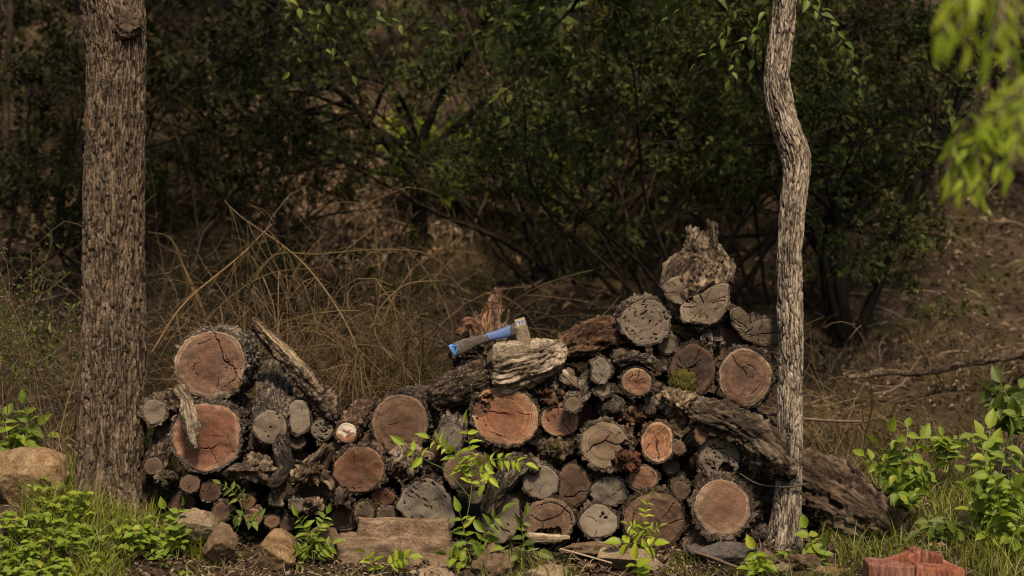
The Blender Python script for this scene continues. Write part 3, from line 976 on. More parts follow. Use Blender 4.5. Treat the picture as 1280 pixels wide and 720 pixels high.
log("small smooth grey round end beneath the slit dotted log", 836, 430, 13, 13, 'grey', y=.1, bt=2, rad=1, arc=0)
log("weathered half log with a notched fan of radial cracks against the bent trunk", 944, 413, 30, 25, 'tan', y=.08, L=.35, bt=1.5, rad=16, arc=0,
    poly=[(910, 388), (924, 383), (938, 386), (938, 404), (946, 400), (956, 397), (966, 398), (977, 410), (984, 422), (972, 431), (950, 432), (930, 424), (915, 406)], irr=.02, lines=[([(942, 409), (930, 418)], 1.0), ([(938, 404), (934, 390)], .8)])
log("dark split faced log with a patch of green moss at its corner", 866, 462, 28, 31, 'rot', y=.05, bt=4, back=(4, 4), irr=.08, rad=8, arc=1, lines=[([(845, 455), (860, 462), (876, 450)], 1.3), ([(860, 462), (872, 482)], 1)])
chunk("moss cushion of yellow green on the dark split faced log", 857, 479, 15, 14, 'moss_green', y=.035, depth=.25, lump=.35, amp=.007, f=60, name='moss_cushion', cat='moss', group=None)
log("big dark red log high up against the bent trunk", 932, 471, 33, 36, 'red', y=.02, bt=5, back=(14, -6), irr=.04, rad=2, arc=3, lines=[([(925, 458), (932, 464), (936, 472)], .6)])
chunk("forked burr of bark between the stump and the big dark red log", 886, 428, 16, 10, 'bark_grey', y=.06, lump=.5, amp=.016)
chunk("dark burr under the top stump", 864, 420, 12, 13, 'bark_dark', y=.1, lump=.4, amp=.014)
chunk("ragged weathered log end under the mossy one", 852, 506, 24, 20, 'weathered', y=.02, depth=1.5, lump=.4, style='torn', zs=.2, amp=.03, f=45, rot=(0, .6, 0))
chunk("brown stub peeping out beside the small orange log end", 815, 505, 10, 18, 'bark_grey', y=.06, lump=.25, amp=.008, style='smooth')
limb("long rugged slab of rotting bark running down to the bent trunk", [(868, 512, .0, 12), (890, 520, -.03, 17), (915, 530, -.04, 17), (942, 548, -.05, 23), (966, 568, -.06, 24), (985, 596, -.05, 12)], 'old_wood', name='rotten_log', cat='log', amp=.04, f=30, style='torn', lump=.3, zs=.22, flat=.8, res=.0045)
log("bright orange oval log end in the middle of the pile", 822, 552, 20, 24, 'orange', y=-.01, bt=3, irr=.07, rad=3, arc=1, lines=[([(818, 540), (822, 556), (820, 566)], .6)])
log("thumb sized round end with pale bark ring beside the bright orange oval", 848, 560, 8, 9, 'brown', 'bark_grey', y=-.03, bt=1.8, rad=0, arc=0)
log("slim slanting log with a narrow brown oval end", 877, 540, 8.5, 14, 'brown', 'bark_mossy', y=-.04, back=(-26, -46), L=.35, bt=1.5, rot=-.15, rad=0, arc=0, bstyle='smooth')
log("grey log end with swirling weathered grain and a hollow corner", 899, 573, 26, 26, 'pale', 'bark_grey', y=-.02, bt=3, slit=40, arc=7, rad=0, irr=.08, pits=[(908, 588, 11, .04)], chips=.006, back=(24, -10))
log("smooth red oval end above the biggest bottom log", 804, 598, 18.5, 16, 'crimson', y=-.02, bt=2.5, rad=0, arc=1, irr=.03)
log("small dark brown end with thick bark over the biggest bottom log", 851, 613, 10, 11, 'umber', 'bark_mossy', y=-.01, bt=3, back=(-4, 26), L=.35, rad=0, arc=0)
log("biggest bottom log, dark brown, with a little fern in front", 818, 651, 39, 36, 'brown', y=-.05, back=(-10, 4), bt=5, rad=2, arc=1, irr=.06)
log("big brown bottom log nearest the bent trunk, shaggy bark down its side", 904, 634, 36, 34, 'red', 'bark_grey', y=-.06, back=(85, 26), bt=8, amp=.02, irr=.04, rad=0, arc=0)
chunk("scaly bark covered log end lying between the shaggy log and the bent trunk base", 940, 672, 30, 20, 'bark_grey', y=-.02, depth=1.5, lump=.15, amp=.02, f=36, n=52)
log("low dark log end half sunk under the shaggy log", 880, 681, 26, 17, 'umber', y=-.05, bt=2, rad=0, arc=1)
chunk("shaggy bark lump above the shaggy brown log beside the bent trunk", 946, 590, 20, 16, 'bark_grey', y=.03, lump=.3, amp=.018)
chunk("dark crumbled bark under the pale axe log", 690, 478, 26, 19, 'bark_dark', y=.04, lump=.45, amp=.024, f=24)
chunk("small brown bark flake above the red orange log", 683, 496, 20, 9, 'bark_red', y=.02, lump=.5, amp=.02)
limb("reddish rough barked log lying lengthwise behind the axe log", [(704, 438, .2, 16), (730, 430, .19, 21), (760, 424, .19, 22), (790, 420, .2, 17)], 'bark_red', amp=.035, f=32, lump=.25, style='torn', zs=.3, res=.0045)
limb("split log leaning out of the pile with a bare tan upper edge", [(315, 401, .1, 3.5), (324, 412, .1, 7.5), (348, 438, .08, 9.5), (376, 468, .06, 11.5), (402, 500, .05, 12.5), (416, 524, .04, 10)], 'bark_dark', name='split_log', amp=.028, lump=.25, zs=.2, irr=.2, style='torn', f=36, res=.0045)
_sl = [o for o in COL.objects if o.name == 'split_log'][0]
limb_mesh('bare_wood', pp((317, 399, .085, 3), (330, 411, .075, 5), (355, 436, .05, 6), (382, 465, .03, 6), (404, 491, .02, 3)), 'driftwood', _sl, P(316, 402, .1), amp=.012, style='torn', zs=.1, f=60, flat=.8, res=.004)
_o = limb_mesh('bark_strip', pp((222, 484, -.02, 5), (231, 500, -.05, 6.5), (235, 520, -.075, 9.5), (238, 540, -.075, 10), (244, 560, -.06, 5)), 'driftwood', None, P(236, 530, -.06), amp=.014, style='torn', zs=.12, f=70, flat=.5, irr=.3, res=.0035)
_o.location = P(236, 530, -.06)
tag(_o, "pale grey strip of bare bark lying across the lower big red log", 'bark strip')
chunk("dark rotten burr behind the pale bark strip", 214, 503, 13, 16, 'bark_dark', y=.12, lump=.4, amp=.014)
_o = limb_mesh('twig', pp((270, 397, .15, 2.2), (275, 407, .16, 2.6), (278, 416, .17, 2.6)), 'driftwood', None, P(278, 416, .17), amp=.001, res=.003)
_o.location = P(278, 416, .17)
tag(_o, "two short pale twig stubs poking up behind the topmost red log", 'twig')


for (lab, a, b, rx, ry, mm, yy, bk) in (
        ("small umber end wedged between the smooth umber log and the sapling branch", 655, 622, 11, 10, 'umber', .03, (6, 10)),
        ("little dim grey end above the dark knotted log, by the red orange one", 668, 548, 10, 9, 'grey', .05, (0, 0)),
        ("small brown end wedged above the lumpy grey log", 742, 590, 10, 9, 'brown', .04, (0, 0)),
        ("little dark end between the bright orange oval and the smooth red oval", 838, 583, 10, 9, 'umber', .05, (0, 0)),
        ("small tan end under the round slit dotted log, beside the torn stub", 778, 445, 11, 10, 'tan', .1, (0, 0)),
        ("small umber end below the white capped log", 418, 562, 11, 10, 'umber', .06, (0, 0)),
        ("thin dark end under the pale irregular log end", 372, 552, 10, 9, 'umber', .06, (0, 0)),
        ("thin brown end tucked under the large dull brown log, toward the white capped one", 470, 562, 9, 9, 'brown', .03, (0, 0)),
        ("tiny brown stub low between the reddish twin and the forked root knot", 340, 652, 9, 8, 'brown', -.03, (0, 0)),
        ("tiny dim stub low behind the tan stone by the leafy plant", 358, 655, 9, 8, 'rot', .0, (0, 0))):
    log(lab, a, b, rx, ry, mm, y=yy, back=bk, bt=2.5, rad=1, arc=0)
for (lab, rows, mm) in (
        ("short barky branch poking between the tiny grey end and the broad orange log", [(655, 566, .05, 8), (664, 578, -.01, 9), (668, 590, -.04, 7)], 'bark_grey'),
        ("curved dark branch lying over the small orange log end", [(770, 452, .06, 7), (790, 448, .03, 8), (816, 452, .04, 7), (832, 462, .06, 5)], 'bark_dark'),
        ("thin forked stick of bark crossing the gap beneath the long rugged slab", [(866, 530, .03, 5), (882, 556, .02, 6), (876, 580, .05, 5)], 'bark_red'),
        ("dark stick leaning under the bark strip's big red log".replace("'s", ""), [(270, 592, .02, 4), (290, 590, -.01, 5), (312, 600, .0, 4)], 'bark_dark'),
        ("rough splinter of bark hanging over the dark stump beside the axe log", [(705, 470, .03, 6), (716, 480, -.0, 8), (724, 492, .02, 5)], 'weathered')):
    limb(lab, rows, mm, name='branch', cat='branch', amp=.016, lump=.2)

# dim log ends deep in the gaps
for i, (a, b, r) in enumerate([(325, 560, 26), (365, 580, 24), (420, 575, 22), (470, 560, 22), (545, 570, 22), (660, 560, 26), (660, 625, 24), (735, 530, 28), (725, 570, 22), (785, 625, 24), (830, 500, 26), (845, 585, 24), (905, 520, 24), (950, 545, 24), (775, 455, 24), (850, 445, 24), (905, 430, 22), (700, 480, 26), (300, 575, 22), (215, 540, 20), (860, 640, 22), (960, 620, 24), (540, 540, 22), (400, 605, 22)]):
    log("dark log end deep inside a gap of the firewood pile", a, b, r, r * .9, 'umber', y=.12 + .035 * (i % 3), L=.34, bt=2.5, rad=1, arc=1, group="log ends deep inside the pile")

# the stump on top
st_o = P(868, 400, .1)
st = thing('stump', "weathered broken stump with a jagged spire crowning the woodpile", 'stump', st_o)
limb_mesh('trunk_body', pp((866, 398, .14, 24), (862, 374, .14, 32), (868, 350, .15, 36), (879, 330, .16, 29), (883, 314, .16, 18), (883, 304, .16, 10)), 'old_wood', st, st_o, amp=.03, style='torn', zs=.35, f=32, lump=.12, flat=.9, res=.004)
for j, rows in enumerate(([(882, 328, .14, 16), (880, 306, .13, 10), (882, 292, .13, 7)], [(890, 322, .12, 9), (890, 300, .12, 7), (889, 279, .125, 6)], [(864, 334, .15, 13), (866, 308, .15, 7), (865, 286, .15, 3)], [(905, 350, .14, 14), (912, 336, .14, 8), (913, 326, .14, 4)], [(874, 315, .15, 8), (874, 298, .15, 4), (872, 290, .15, 2)])):
    limb_mesh('spire', pp(*rows), 'old_wood', st, st_o, amp=.018, style='torn', f=55, zs=.15, jag=.02, res=.004)
for (a, b, rx, ry, poly, mm) in ((850, 362, 22, 19, [(827, 356), (840, 347), (858, 343), (868, 352), (872, 366), (862, 378), (852, 383), (836, 374)], 'tan'), (880, 377, 32, 26, [(849, 385), (862, 372), (876, 366), (896, 356), (910, 354), (912, 378), (904, 396), (888, 406), (866, 404), (851, 402)], 'tan')):
    e = bpy.data.objects.new('lobe', None)
    COL.objects.link(e)
    e.parent = st
    yy = .035 if a > 860 else .05
    e.location = P(a, b, yy) - st_o
    SEED[0] += 1
    round_log(e, None, rx, ry, S, 'wood_' + mm, 'bark_dark', .14, (.0, .0), 2, .05, 0, poly, np.array([a, b], float), 18, 0, 0, [], [(861, 372, 7, .03)], (.05, .15), .008, SEED[0], chips=.005)

# ------------------------------------------------------------------ axe and what it stands in
ax_log = limb("pale gnarled log with the axe stuck in its top", [(620, 462, .04, 21), (632, 461, .03, 26), (655, 455, .03, 27), (678, 448, .04, 23), (698, 436, .06, 13), (705, 432, .07, 6)], 'driftwood', part='wood', amp=.024, style='torn', f=52, lump=.25, zs=.05, capmat='weathered', irr=.2, res=.004)
sp = thing('splintered_stump', "splintered reddish stump with tall torn spikes behind the axe", 'stump', P(605, 450, .25))
so_ = P(605, 450, .25)
chunk_mesh('root_body', (.1, .1, .075), 'bark_dark', sp, P(598, 440, .25) - so_, lump=.35, amp=.02)
for rows, mm in (([(618, 440, .24, 10), (621, 405, .23, 4), (622, 385, .23, 3.5), (624, 362, .23, 3.2)], 'splinter'), ([(614, 440, .22, 14), (614, 405, .21, 10), (615, 385, .21, 6), (616, 372, .21, 2)], 'splinter'), ([(608, 436, .22, 14), (606, 408, .2, 9), (608, 390, .2, 5), (610, 381, .2, 2)], 'splinter'), ([(628, 432, .2, 6), (633, 405, .2, 2.6), (635, 389, .2, 1.8)], 'driftwood'), ([(606, 430, .2, 12), (592, 408, .19, 9), (583, 405, .19, 6), (574, 418, .19, 2)], 'splinter'), ([(600, 420, .19, 8), (596, 402, .19, 6), (593, 392, .19, 3)], 'weathered'), ([(626, 425, .19, 6), (622, 400, .19, 3), (627, 388, .19, 1.5)], 'splinter'), ([(590, 430, .2, 12), (588, 450, .2, 12), (586, 470, .2, 10)], 'bark_dark')):
    limb_mesh('torn_spike', pp(*rows), mm, sp, so_, amp=.014, style='torn', zs=.1, f=75, jag=.012, res=.004, flat=.6)

AY = .03
ax_o = P(655, 429, AY)
ax = thing('axe', "short hatchet with blue and black handle stuck upright in a pale log", 'axe', ax_o)


def slab_sweep(name, tops, bots, thick, mat, parent, origin, y, n=24, sides=20, dirt=0):
    tops = catmull(np.array([list(P(a, b, y)) for a, b in tops]), n)
    bots = catmull(np.array([list(P(a, b, y)) for a, b in bots]), n)
    c, h = (tops + bots) / 2, (tops - bots) / 2
    th = np.linspace(0, 2 * np.pi, sides, endpoint=False)
    cs, sn = np.cos(th), np.sin(th)
    cs = np.sign(cs) * abs(cs) ** .8
    sn = np.sign(sn) * abs(sn) ** .8
    tk = np.broadcast_to(thick, (n,))
    v = c[:, None, :] + h[:, None, :] * sn[None, :, None] + np.array([0, 1, 0.])[None, None, :] * (tk[:, None] * cs[None, :])[:, :, None]
    v = v.reshape(-1, 3)
    v = np.vstack([v, c[:1], c[-1:]]) - np.asarray(origin)
    i = np.arange(sides)
    j = (i + 1) % sides
    t0 = np.stack([np.full(sides, len(v) - 2), j, i], -1)
    t1 = np.stack([np.full(sides, len(v) - 1), (n - 1) * sides + i, (n - 1) * sides + j], -1)
    return mesh(name, v, [grid_quads(n, sides), t0, t1], mat, parent)


def prism(name, poly, y0, y1, mat, parent, origin, hole=None, bev=0.0):
    """polygon in photo pixels at depth y, given thickness along Y."""
    import bmesh
    bm = bmesh.new()
    a = [bm.verts.new(P(x, z, y0) - origin) for x, z in poly]
    b = [bm.verts.new(P(x, z, y0) + np.array([0, y1 - y0, 0]) - origin) for x, z in poly]
    n = len(poly)
    if hole is None:
        bm.faces.new(a[::-1])
        bm.faces.new(b)
        for i in range(n):
            bm.faces.new([a[i], a[(i + 1) % n], b[(i + 1) % n], b[i]])
    else:
        ha = [bm.verts.new(P(x, z, y0) - origin) for x, z in hole]
        hb = [bm.verts.new(P(x, z, y0) + np.array([0, y1 - y0, 0]) - origin) for x, z in hole]
        for i in range(n):
            j = (i + 1) % n
            bm.faces.new([a[i], ha[i], ha[j], a[j]])
            bm.faces.new([b[i], b[j], hb[j], hb[i]])
            bm.faces.new([a[i], a[j], b[j], b[i]])
            bm.faces.new([ha[i], hb[i], hb[j], ha[j]])
    bmesh.ops.recalc_face_normals(bm, faces=bm.faces[:])
    if bev:
        bmesh.ops.bevel(bm, geom=[e for e in bm.edges], offset=bev, segments=2, affect='EDGES')
    me = bpy.data.meshes.new(name)
    bm.to_mesh(me)
    bm.free()
    me.materials.append(M[mat])
    o = bpy.data.objects.new(name, me)
    COL.objects.link(o)
    o.parent = parent
    return o


slab_sweep('grip', [(565, 430), (578, 424), (592, 421), (607.6, 417)], [(571.5, 446), (584, 440), (598, 432), (611, 427)], .012, 'grip_rubber', ax, ax_o, AY)
slab_sweep('handle', [(607.4, 416.6), (622, 412.5), (638, 406)], [(611, 426.6), (624, 424), (639, 420.5)], .0135, 'handle_blue', ax, ax_o, AY)
slab_sweep('collar', [(637.5, 406), (641, 404), (646, 402)], [(638.5, 421), (643, 420.5), (648, 420)], .0145, 'grip_rubber', ax, ax_o, AY)
cap = slab_sweep('end_cap', [(560.5, 431.5), (565.5, 429.5)], [(568.5, 446.5), (571.8, 444.5)], .0135, 'cap_blue', ax, ax_o, AY, n=6)
cap2 = prism('lanyard_hole', [(565, 431.5), (574, 431), (569.5, 443)], AY - .0155, AY + .0155, 'cap_blue', ax, ax_o, hole=[(566.8, 433), (571.8, 432.6), (569.3, 439.6)])
prism('hole_lining', [(566.6, 432.8), (572, 432.4), (569.3, 440)], AY - .0135, AY + .0135, 'navy', ax, ax_o)


def axe_head():
    # sections from the poll (top) to the cutting edge, thick at the eye and thin at the edge
    rows = [((642.2, 400.2), (655.2, 396.2), .011), ((642.8, 401.5), (656.2, 397.6), .0135), ((643.8, 409), (658.4, 405), .0145), ((644.6, 416), (660.6, 412.6), .0125), ((645.8, 425), (663, 420.6), .008), ((646.6, 433), (665, 429.4), .0035), ((646.9, 439), (666.4, 436), .0008)]
    vs = []
    for a, b, t in rows:
        a, b = P(*a, AY), P(*b, AY)
        d = nrmz(b - a)
        pts = [a + d * .0 , a + d * .002, b - d * .002, b]
        off = [t * .75, t, t, t * .75]
        ring = [p + np.array([0, -o_, 0]) for p, o_ in zip(pts, off)] + [p + np.array([0, o_, 0]) for p, o_ in zip(pts[::-1], off[::-1])]
        vs.append(np.array(ring))
    v = catmull(np.array([r.ravel() for r in vs]), 30).reshape(30, 8, 3)
    v = v.reshape(-1, 3) - ax_o
    return mesh('axe_head', v, [grid_quads(30, 8), np.array([[0, 1, 6, 7], [1, 2, 5, 6], [2, 3, 4, 5]])[:, ::-1]], 'steel_worn', ax, smooth=False)


hd = axe_head()
yl = AY - .0152
prism('head_label', [(645.4, 401.6), (655, 398.8), (656.8, 405.6), (647, 408.4)], yl, yl + .004, 'label_pale', hd, ax_o)
for poly in ([(646.4, 402.2), (654.4, 399.8), (654.7, 401), (646.7, 403.4)], [(648.5, 403), (650, 402.6), (650.9, 406.6), (649.4, 407)], [(651.6, 402.2), (653.0, 401.8), (653.9, 405.6), (652.4, 406)], [(654.2, 401.4), (655.4, 401), (656.2, 404.8), (655, 405.2)]):
    prism('lettering', poly, yl - .0012, yl + .002, 'handle_blue', hd, ax_o)

# ------------------------------------------------------------------ fallen log by the bent trunk
fl = limb("thick weathered log lying on the ground beyond the bent trunk", [(968, 590, .5, 30), (1010, 607, .4, 40), (1050, 628, .28, 42), (1085, 648, .16, 38), (1116, 664, .08, 30)], 'fallen_wood', name='fallen_log', group=None, amp=.05, f=24, style='torn', lump=.25, zs=.13, capmat='old_wood', irr=.15, res=.005)
M_ = None


# ------------------------------------------------------------------ foliage helpers
def walk(rg, p, d, L, n, curl=.15, grav=0.0, keep=0.0):
    pts = [np.array(p, float)]
    d = nrmz(np.array(d, float))
    d0 = d.copy()
    st = L / n
    w_ = np.zeros(3)
    for i in range(n):
        w_ = .6 * w_ + rg.normal(0, curl, 3)
        d = nrmz(d + w_ + np.array([0, 0, grav]) + keep * d0)
        pts.append(pts[-1] + d * st)
    return np.array(pts)


def branchy(rg, root_pts, r0, nb, blen, levels=2, curl=.16, grav=0.0, tmin=.25, out=.8, sub=4, ratio=.5, tipr=.25):
    """tubes list and leaf sites (points, directions) grown from a main stem."""
    items = [(root_pts, np.linspace(r0, r0 * tipr, len(root_pts)))]
    sites = []
    todo = [(root_pts, r0, blen, levels, nb)]
    while todo:
        pts, r, L, lv, k = todo.pop()
        n = len(pts) - 1
        for i in range(k):
            t = rg.uniform(tmin, 1.0)
            j = min(int(t * n), n - 1)
            p = pts[j] + (pts[j + 1] - pts[j]) * (t * n - j)
            d = nrmz(pts[j + 1] - pts[j])
            a = rg.normal(0, 1, 3)
            a = nrmz(a - d * (a @ d))
            nd = nrmz(d * (1 - out * .5) + a * out)
            l = L * rg.uniform(.6, 1.2) * (1.15 - .6 * t)
            rr = r * (1 - .7 * t) * .55 + .0008
            q = walk(rg, p, nd, l, 6 if lv > 1 else 4, curl, grav)
            items.append((q, np.linspace(rr, max(rr * .3, .0008), len(q))))
            if lv > 1:
                todo.append((q, rr, L * ratio, lv - 1, sub))
            else:
                sites.append(q)
    return items, sites


def leaves_on(rg, sites, per, size, jitter=.02, lift=.2, spread=.9, droop=0.0):
    C, dr, ups, szs = [], [], [], []
    per0 = per
    for q in sites:
        n = len(q) - 1
        per = int(per0 * rg.choice([.15, .7, 1.3, 2.0])) + 1
        t = rg.uniform(.1, 1.0, per) * n
        j = np.minimum(t.astype(int), n - 1)
        p = q[j] + (q[j + 1] - q[j]) * (t - j)[:, None]
        d = nrmz(q[j + 1] - q[j])
        C.append(p + rg.normal(0, jitter, p.shape))
        dr.append(d + rg.normal(0, spread, p.shape) + np.array([0, 0, -droop]))
        ups.append(np.array([0, -.3, 1.0]) + rg.normal(0, .6, 3) + rg.normal(0, .3, p.shape))
        szs.append(size * rg.uniform(.65, 1.45) * rg.uniform(.6, 1.25, per))
    return np.vstack(C), np.vstack(dr), np.vstack(ups), np.concatenate(szs)


def woody(name, label, cat, x, y, stems, mat='bark_background', leaf='leaf_dark', nb=7, blen=.6, sub=5, per=10, lsize=.05, lw=.5, levels=2, curl=.14, grav=0.0, out=.8, group=None, seed=1, tmin=.3, sides=5, droop=.1, jitter=.02, nseg=12, fol='foliage', extra=0.0):
    """stems: rows of (dx, dy, tilt direction x,y,z, length, radius)."""
    rg = np.random.default_rng(seed)
    z = T1(x, y) - .05
    o = np.array([x, y, z])
    root = thing(name, label, cat, o, group)
    items, sites = [], []
    for (dx, dy, d, L, r, *z0) in stems:
        m = walk(rg, (dx, dy, T1(x + dx, y + dy) - .05 - z + (z0[0] if z0 else 0)), d, L, nseg, curl * .55, grav)
        a, b = branchy(rg, m, r, nb, blen, levels, curl, grav, tmin, out, sub)
        items += a
        sites += b
    v, q = tubes(items, sides)
    mesh('stem', v, [q], mat, root, attrs={"bc": v, "relief": np.full(len(v), .5), "cell": np.full(len(v), .5)})
    if per:
        C, dr, up, s = leaves_on(rg, sites, per, lsize, jitter, spread=.9, droop=droop)
        v, q = leaf_geo(C, dr, up, s, lw)
        mesh(fol, v, [q], leaf, root, smooth=False)
    return root


def crown_on(root, o, limbs, seed, leaf, nleaf, lsize, mat, rad=.9, nb=6, blen=.7):
    rg = np.random.default_rng(seed)
    items, sites = [], []
    for p, d, L, r in limbs:
        m = walk(rg, np.asarray(p) - o, d, L, 10, .1, .02)
        a, b = branchy(rg, m, r, nb, blen, 2, .15, 0, .3, .8, 5)
        items += a
        sites += b
    v, q = tubes(items, 6)
    mesh('limb', v, [q], mat, root, attrs={"bc": v, "relief": np.full(len(v), .5), "cell": np.full(len(v), .5)})
    C, dr, up, s = leaves_on(rg, sites, max(2, nleaf // max(1, len(sites))), lsize, .08)
    v, q = leaf_geo(C, dr, up, s, .5)
    mesh('crown', v, [q], leaf, root, smooth=False)


# ------------------------------------------------------------------ the two trunks framing the pile
to = P(139, 640, .16)
to[2] = T1(to[0], to[1]) - .08
tt_ = thing('tree', "thick straight tree trunk with ridged brown bark at the end of the woodpile", 'tree', to)
path = pp((137, 655, .16, 40), (138, 600, .16, 40.5), (141, 560, .16, 40), (142, 500, .16, 39.5), (142, 400, .16, 38), (142, 300, .16, 36.5), (143, 200, .16, 35.5), (145, 120, .16, 34.5), (145, 70, .16, 35), (141, 20, .16, 38.5), (137, -20, .16, 40), (139, -80, .16, 31), (146, -180, .16, 29), (150, -330, .16, 26), (160, -500, .16, 20), (166, -700, .16, 12))
limb_mesh('trunk', path, 'trunk_thick', tt_, to, amp=.0135, f=88, zs=.115, style='fissure', irr=.035, res=.0042, na=240, roots=.06, seed=11, ends=(False, True))
limb_mesh('branch_stub', pp((157, 33, .075, 20), (159, 29, .055, 18), (160, 27, .038, 13)), 'trunk_thick', tt_, to, amp=.006, f=60, res=.003, capmat='wood_umber', dome=-.1)
limb_mesh('limb', pp((128, 40, .15, 22), (108, -10, .12, 20), (78, -90, .05, 17), (30, -240, -.1, 13), (-20, -420, -.2, 8)), 'trunk_thick', tt_, to, amp=.009, f=56, zs=.3, style='ridge', irr=.05, res=.01)
crown_on(tt_, to, [(P(148, -250, .16), (.6, .9, .45), 2.6, .05), (P(152, -350, .16), (-.4, .9, .4), 2.4, .05), (P(150, -300, .16), (1, .5, .4), 2.6, .05), (P(150, -330, .16), (.3, .5, .6), 1.8, .05), (P(160, -500, .16), (-.5, .4, .7), 1.6, .05), (P(30, -240, -.1), (-.6, -.1, .6), 1.5, .04), (P(166, -700, .16), (.2, 0, 1), 1.5, .04), (P(155, -420, .16), (.8, .3, .5), 1.5, .04)], 31, 'leaf_mid', 5000, .1, 'bark_background')  # crown out of view, limbs drawn backward to shade the slope

bo = P(982, 676, 0)
bo[2] = T1(bo[0], 0) - .06
bt_ = thing('tree', "slender pale tree trunk bent in an S beside the woodpile", 'tree', bo)
path = pp((981, 700, 0, 19), (982, 672, 0, 17.5), (985, 600, 0, 15.5), (987.5, 520, 0, 14.8), (988, 430, 0, 14.8), (987, 330, 0, 14.5), (991, 265, 0, 15), (996, 215, 0, 16), (993.5, 190, 0, 17), (985, 165, 0, 16.5), (975, 130, 0, 15.5), (971, 98, 0, 15), (976, 50, 0, 14.5), (981, 0, 0, 14), (984, -60, 0, 14), (978, -200, 0, 13), (990, -380, 0, 11), (1000, -600, 0, 8))
limb_mesh('trunk', path, 'trunk_bent', bt_, bo, amp=.0075, f=95, zs=.16, style='fissure', irr=.06, res=.0036, na=130, roots=.018, seed=12, ends=(False, True))
crown_on(bt_, bo, [(P(980, -190, 0), (-.9, .7, .45), 2.4, .035), (P(980, -200, 0), (.7, .9, .4), 2.4, .035), (P(985, -300, 0), (-.3, 1, .4), 2.4, .035), (P(984, -60, 0), (-.5, .4, .4), 1.3, .03), (P(978, -200, 0), (.6, .3, .5), 1.3, .03), (P(990, -380, 0), (-.3, .2, .8), 1.3, .03), (P(1000, -600, 0), (.2, 0, 1), 1.2, .025)], 32, 'leaf_mid', 4500, .095, 'bark_background')  # this unseen crown is also spread backward for shade on the slope

# ------------------------------------------------------------------ stones
def rock(label, px, py, wx, wz, mat, y=0.0, depth=1.0, cuts=9, n=30, lump=.22, rot=(0, 0, 0), cutd=(.56, .88), name='stone', cat='stone', amp=.006, **kw):
    k = 1.12 * S * (D + y) / D
    o = chunk_mesh(name, (wx * k, max(wx, wz) * k * depth, wz * k), mat, None, P(px, py, y), n=n, lump=lump, amp=amp, style='smooth', f=45, cuts=cuts, cutd=cutd, fine=.0025, rot=rot, **kw)
    return tag(o, label, cat)


rock("large tan boulder beside the foot of the thick trunk", 33, 602, 47, 40, 'stone_tan', y=.12, cuts=8, cutd=(.66, .95), n=52, name='boulder', cat='boulder', depth=.8, lump=.15, seed=907)
rock("light tan stone partly behind bright green leaves", 243, 661, 27, 22, 'stone_pale', y=-.14, cuts=11)
rock("upright brown grey stone with a white chip between two tan ones", 275, 679, 20, 21, 'stone_brown', y=-.2, cuts=11)
rock("tan stone beside the leafy plant in front of the root knots", 350, 688, 26, 25, 'stone_tan', y=-.2, cuts=11)
rock("small dark brown stone between the leafy plant and the stone slab", 412, 678, 24, 18, 'stone_brown', y=-.1, cuts=8)
rock("thin pale stone lying under the stone slab", 540, 720, 42, 9, 'stone_pale', y=-.22, cuts=8, depth=.5)
rock("rounded brown stone among weeds near the stone slab", 616, 706, 21, 22, 'stone_brown', y=-.22, cuts=6)
rock("mossy pale stone barely rising out of the litter", 678, 720, 27, 13, 'stone_pale', y=-.25, cuts=5)
rock("flat brown stone under the worm holed log", 738, 686, 38, 10, 'stone_brown', y=-.12, cuts=9, depth=.4)
rock("long pale stone lying before the biggest bottom log", 788, 699, 46, 15, 'stone_pale', y=-.18, cuts=10, depth=.6, rot=(0, .05, 0))
rock("knob of pale stone resting on the long pale stone", 774, 683, 12, 9, 'stone_pale', y=-.13, cuts=5)
rock("dark grey pitted stone under the shaggy brown log", 912, 692, 38, 16, 'stone_grey', y=-.14, cuts=9, depth=.5)
rock("brown angular stone at the foot of the bent trunk", 1004, 702, 20, 13, 'stone_brown', y=-.2, cuts=9)
rock("flat tan stone fragment tilted in the litter by the bent trunk", 980, 712, 13, 10, 'stone_pale', y=-.26, cuts=12)
rock("pale tan stone half hidden in grass before the fallen log", 1040, 714, 24, 11, 'stone_tan', y=-.2, cuts=9)
rock("small reddish stone behind the round leaved seedling", 958, 702, 13, 14, 'stone_brown', y=-.2, cuts=9)
rock("dark stone tucked beneath the dark grey pitted stone", 868, 690, 14, 9, 'stone_grey', y=-.1, cuts=7)


def slab_box(name, x0, x1, z0, z1, y, dep, mat, parent, o, seed, rot=0.0, rough=1.0, slope=0.0):
    n = 40
    v, q = blob(n)
    v = v / np.max(np.abs(v), axis=1, keepdims=True)
    v = np.sign(v) * np.minimum(np.abs(v), 1) ** .9
    a, b = P(x0, z1, y), P(x1, z0, y)
    c, h = (a + b) / 2, np.abs(b - a) / 2
    h[1] = dep / 2
    s = v * h
    s += np.array([0, dep / 2, 0])
    nn = np.stack([fbm(s * 9 + seed, 3, seed), fbm(s * 9 + seed + 9, 3, seed + 1), fbm(s * 9 + seed + 5, 3, seed + 2)], -1)
    s += nn * np.array([.018, .014, .011]) * rough
    s += v * (.006 * rough * fbm(s * 22 + seed, 4, seed + 4))[:, None]
    s[:, 2] -= rough * .012 * ss(.1, .5, fbm(s * np.array([9, 9, 3]) + seed * 3, 2, seed + 9)) * (v[:, 2] > .5)
    s[:, 2] += .05 * rot * s[:, 0] + slope * s[:, 0] * np.clip(v[:, 2], 0, 1)
    return mesh(name, s + c - o, [q], mat, parent, attrs={"bc": s[:, [0, 1, 2]], "relief": np.full(len(s), .55), "cell": np.full(len(s), .5)})


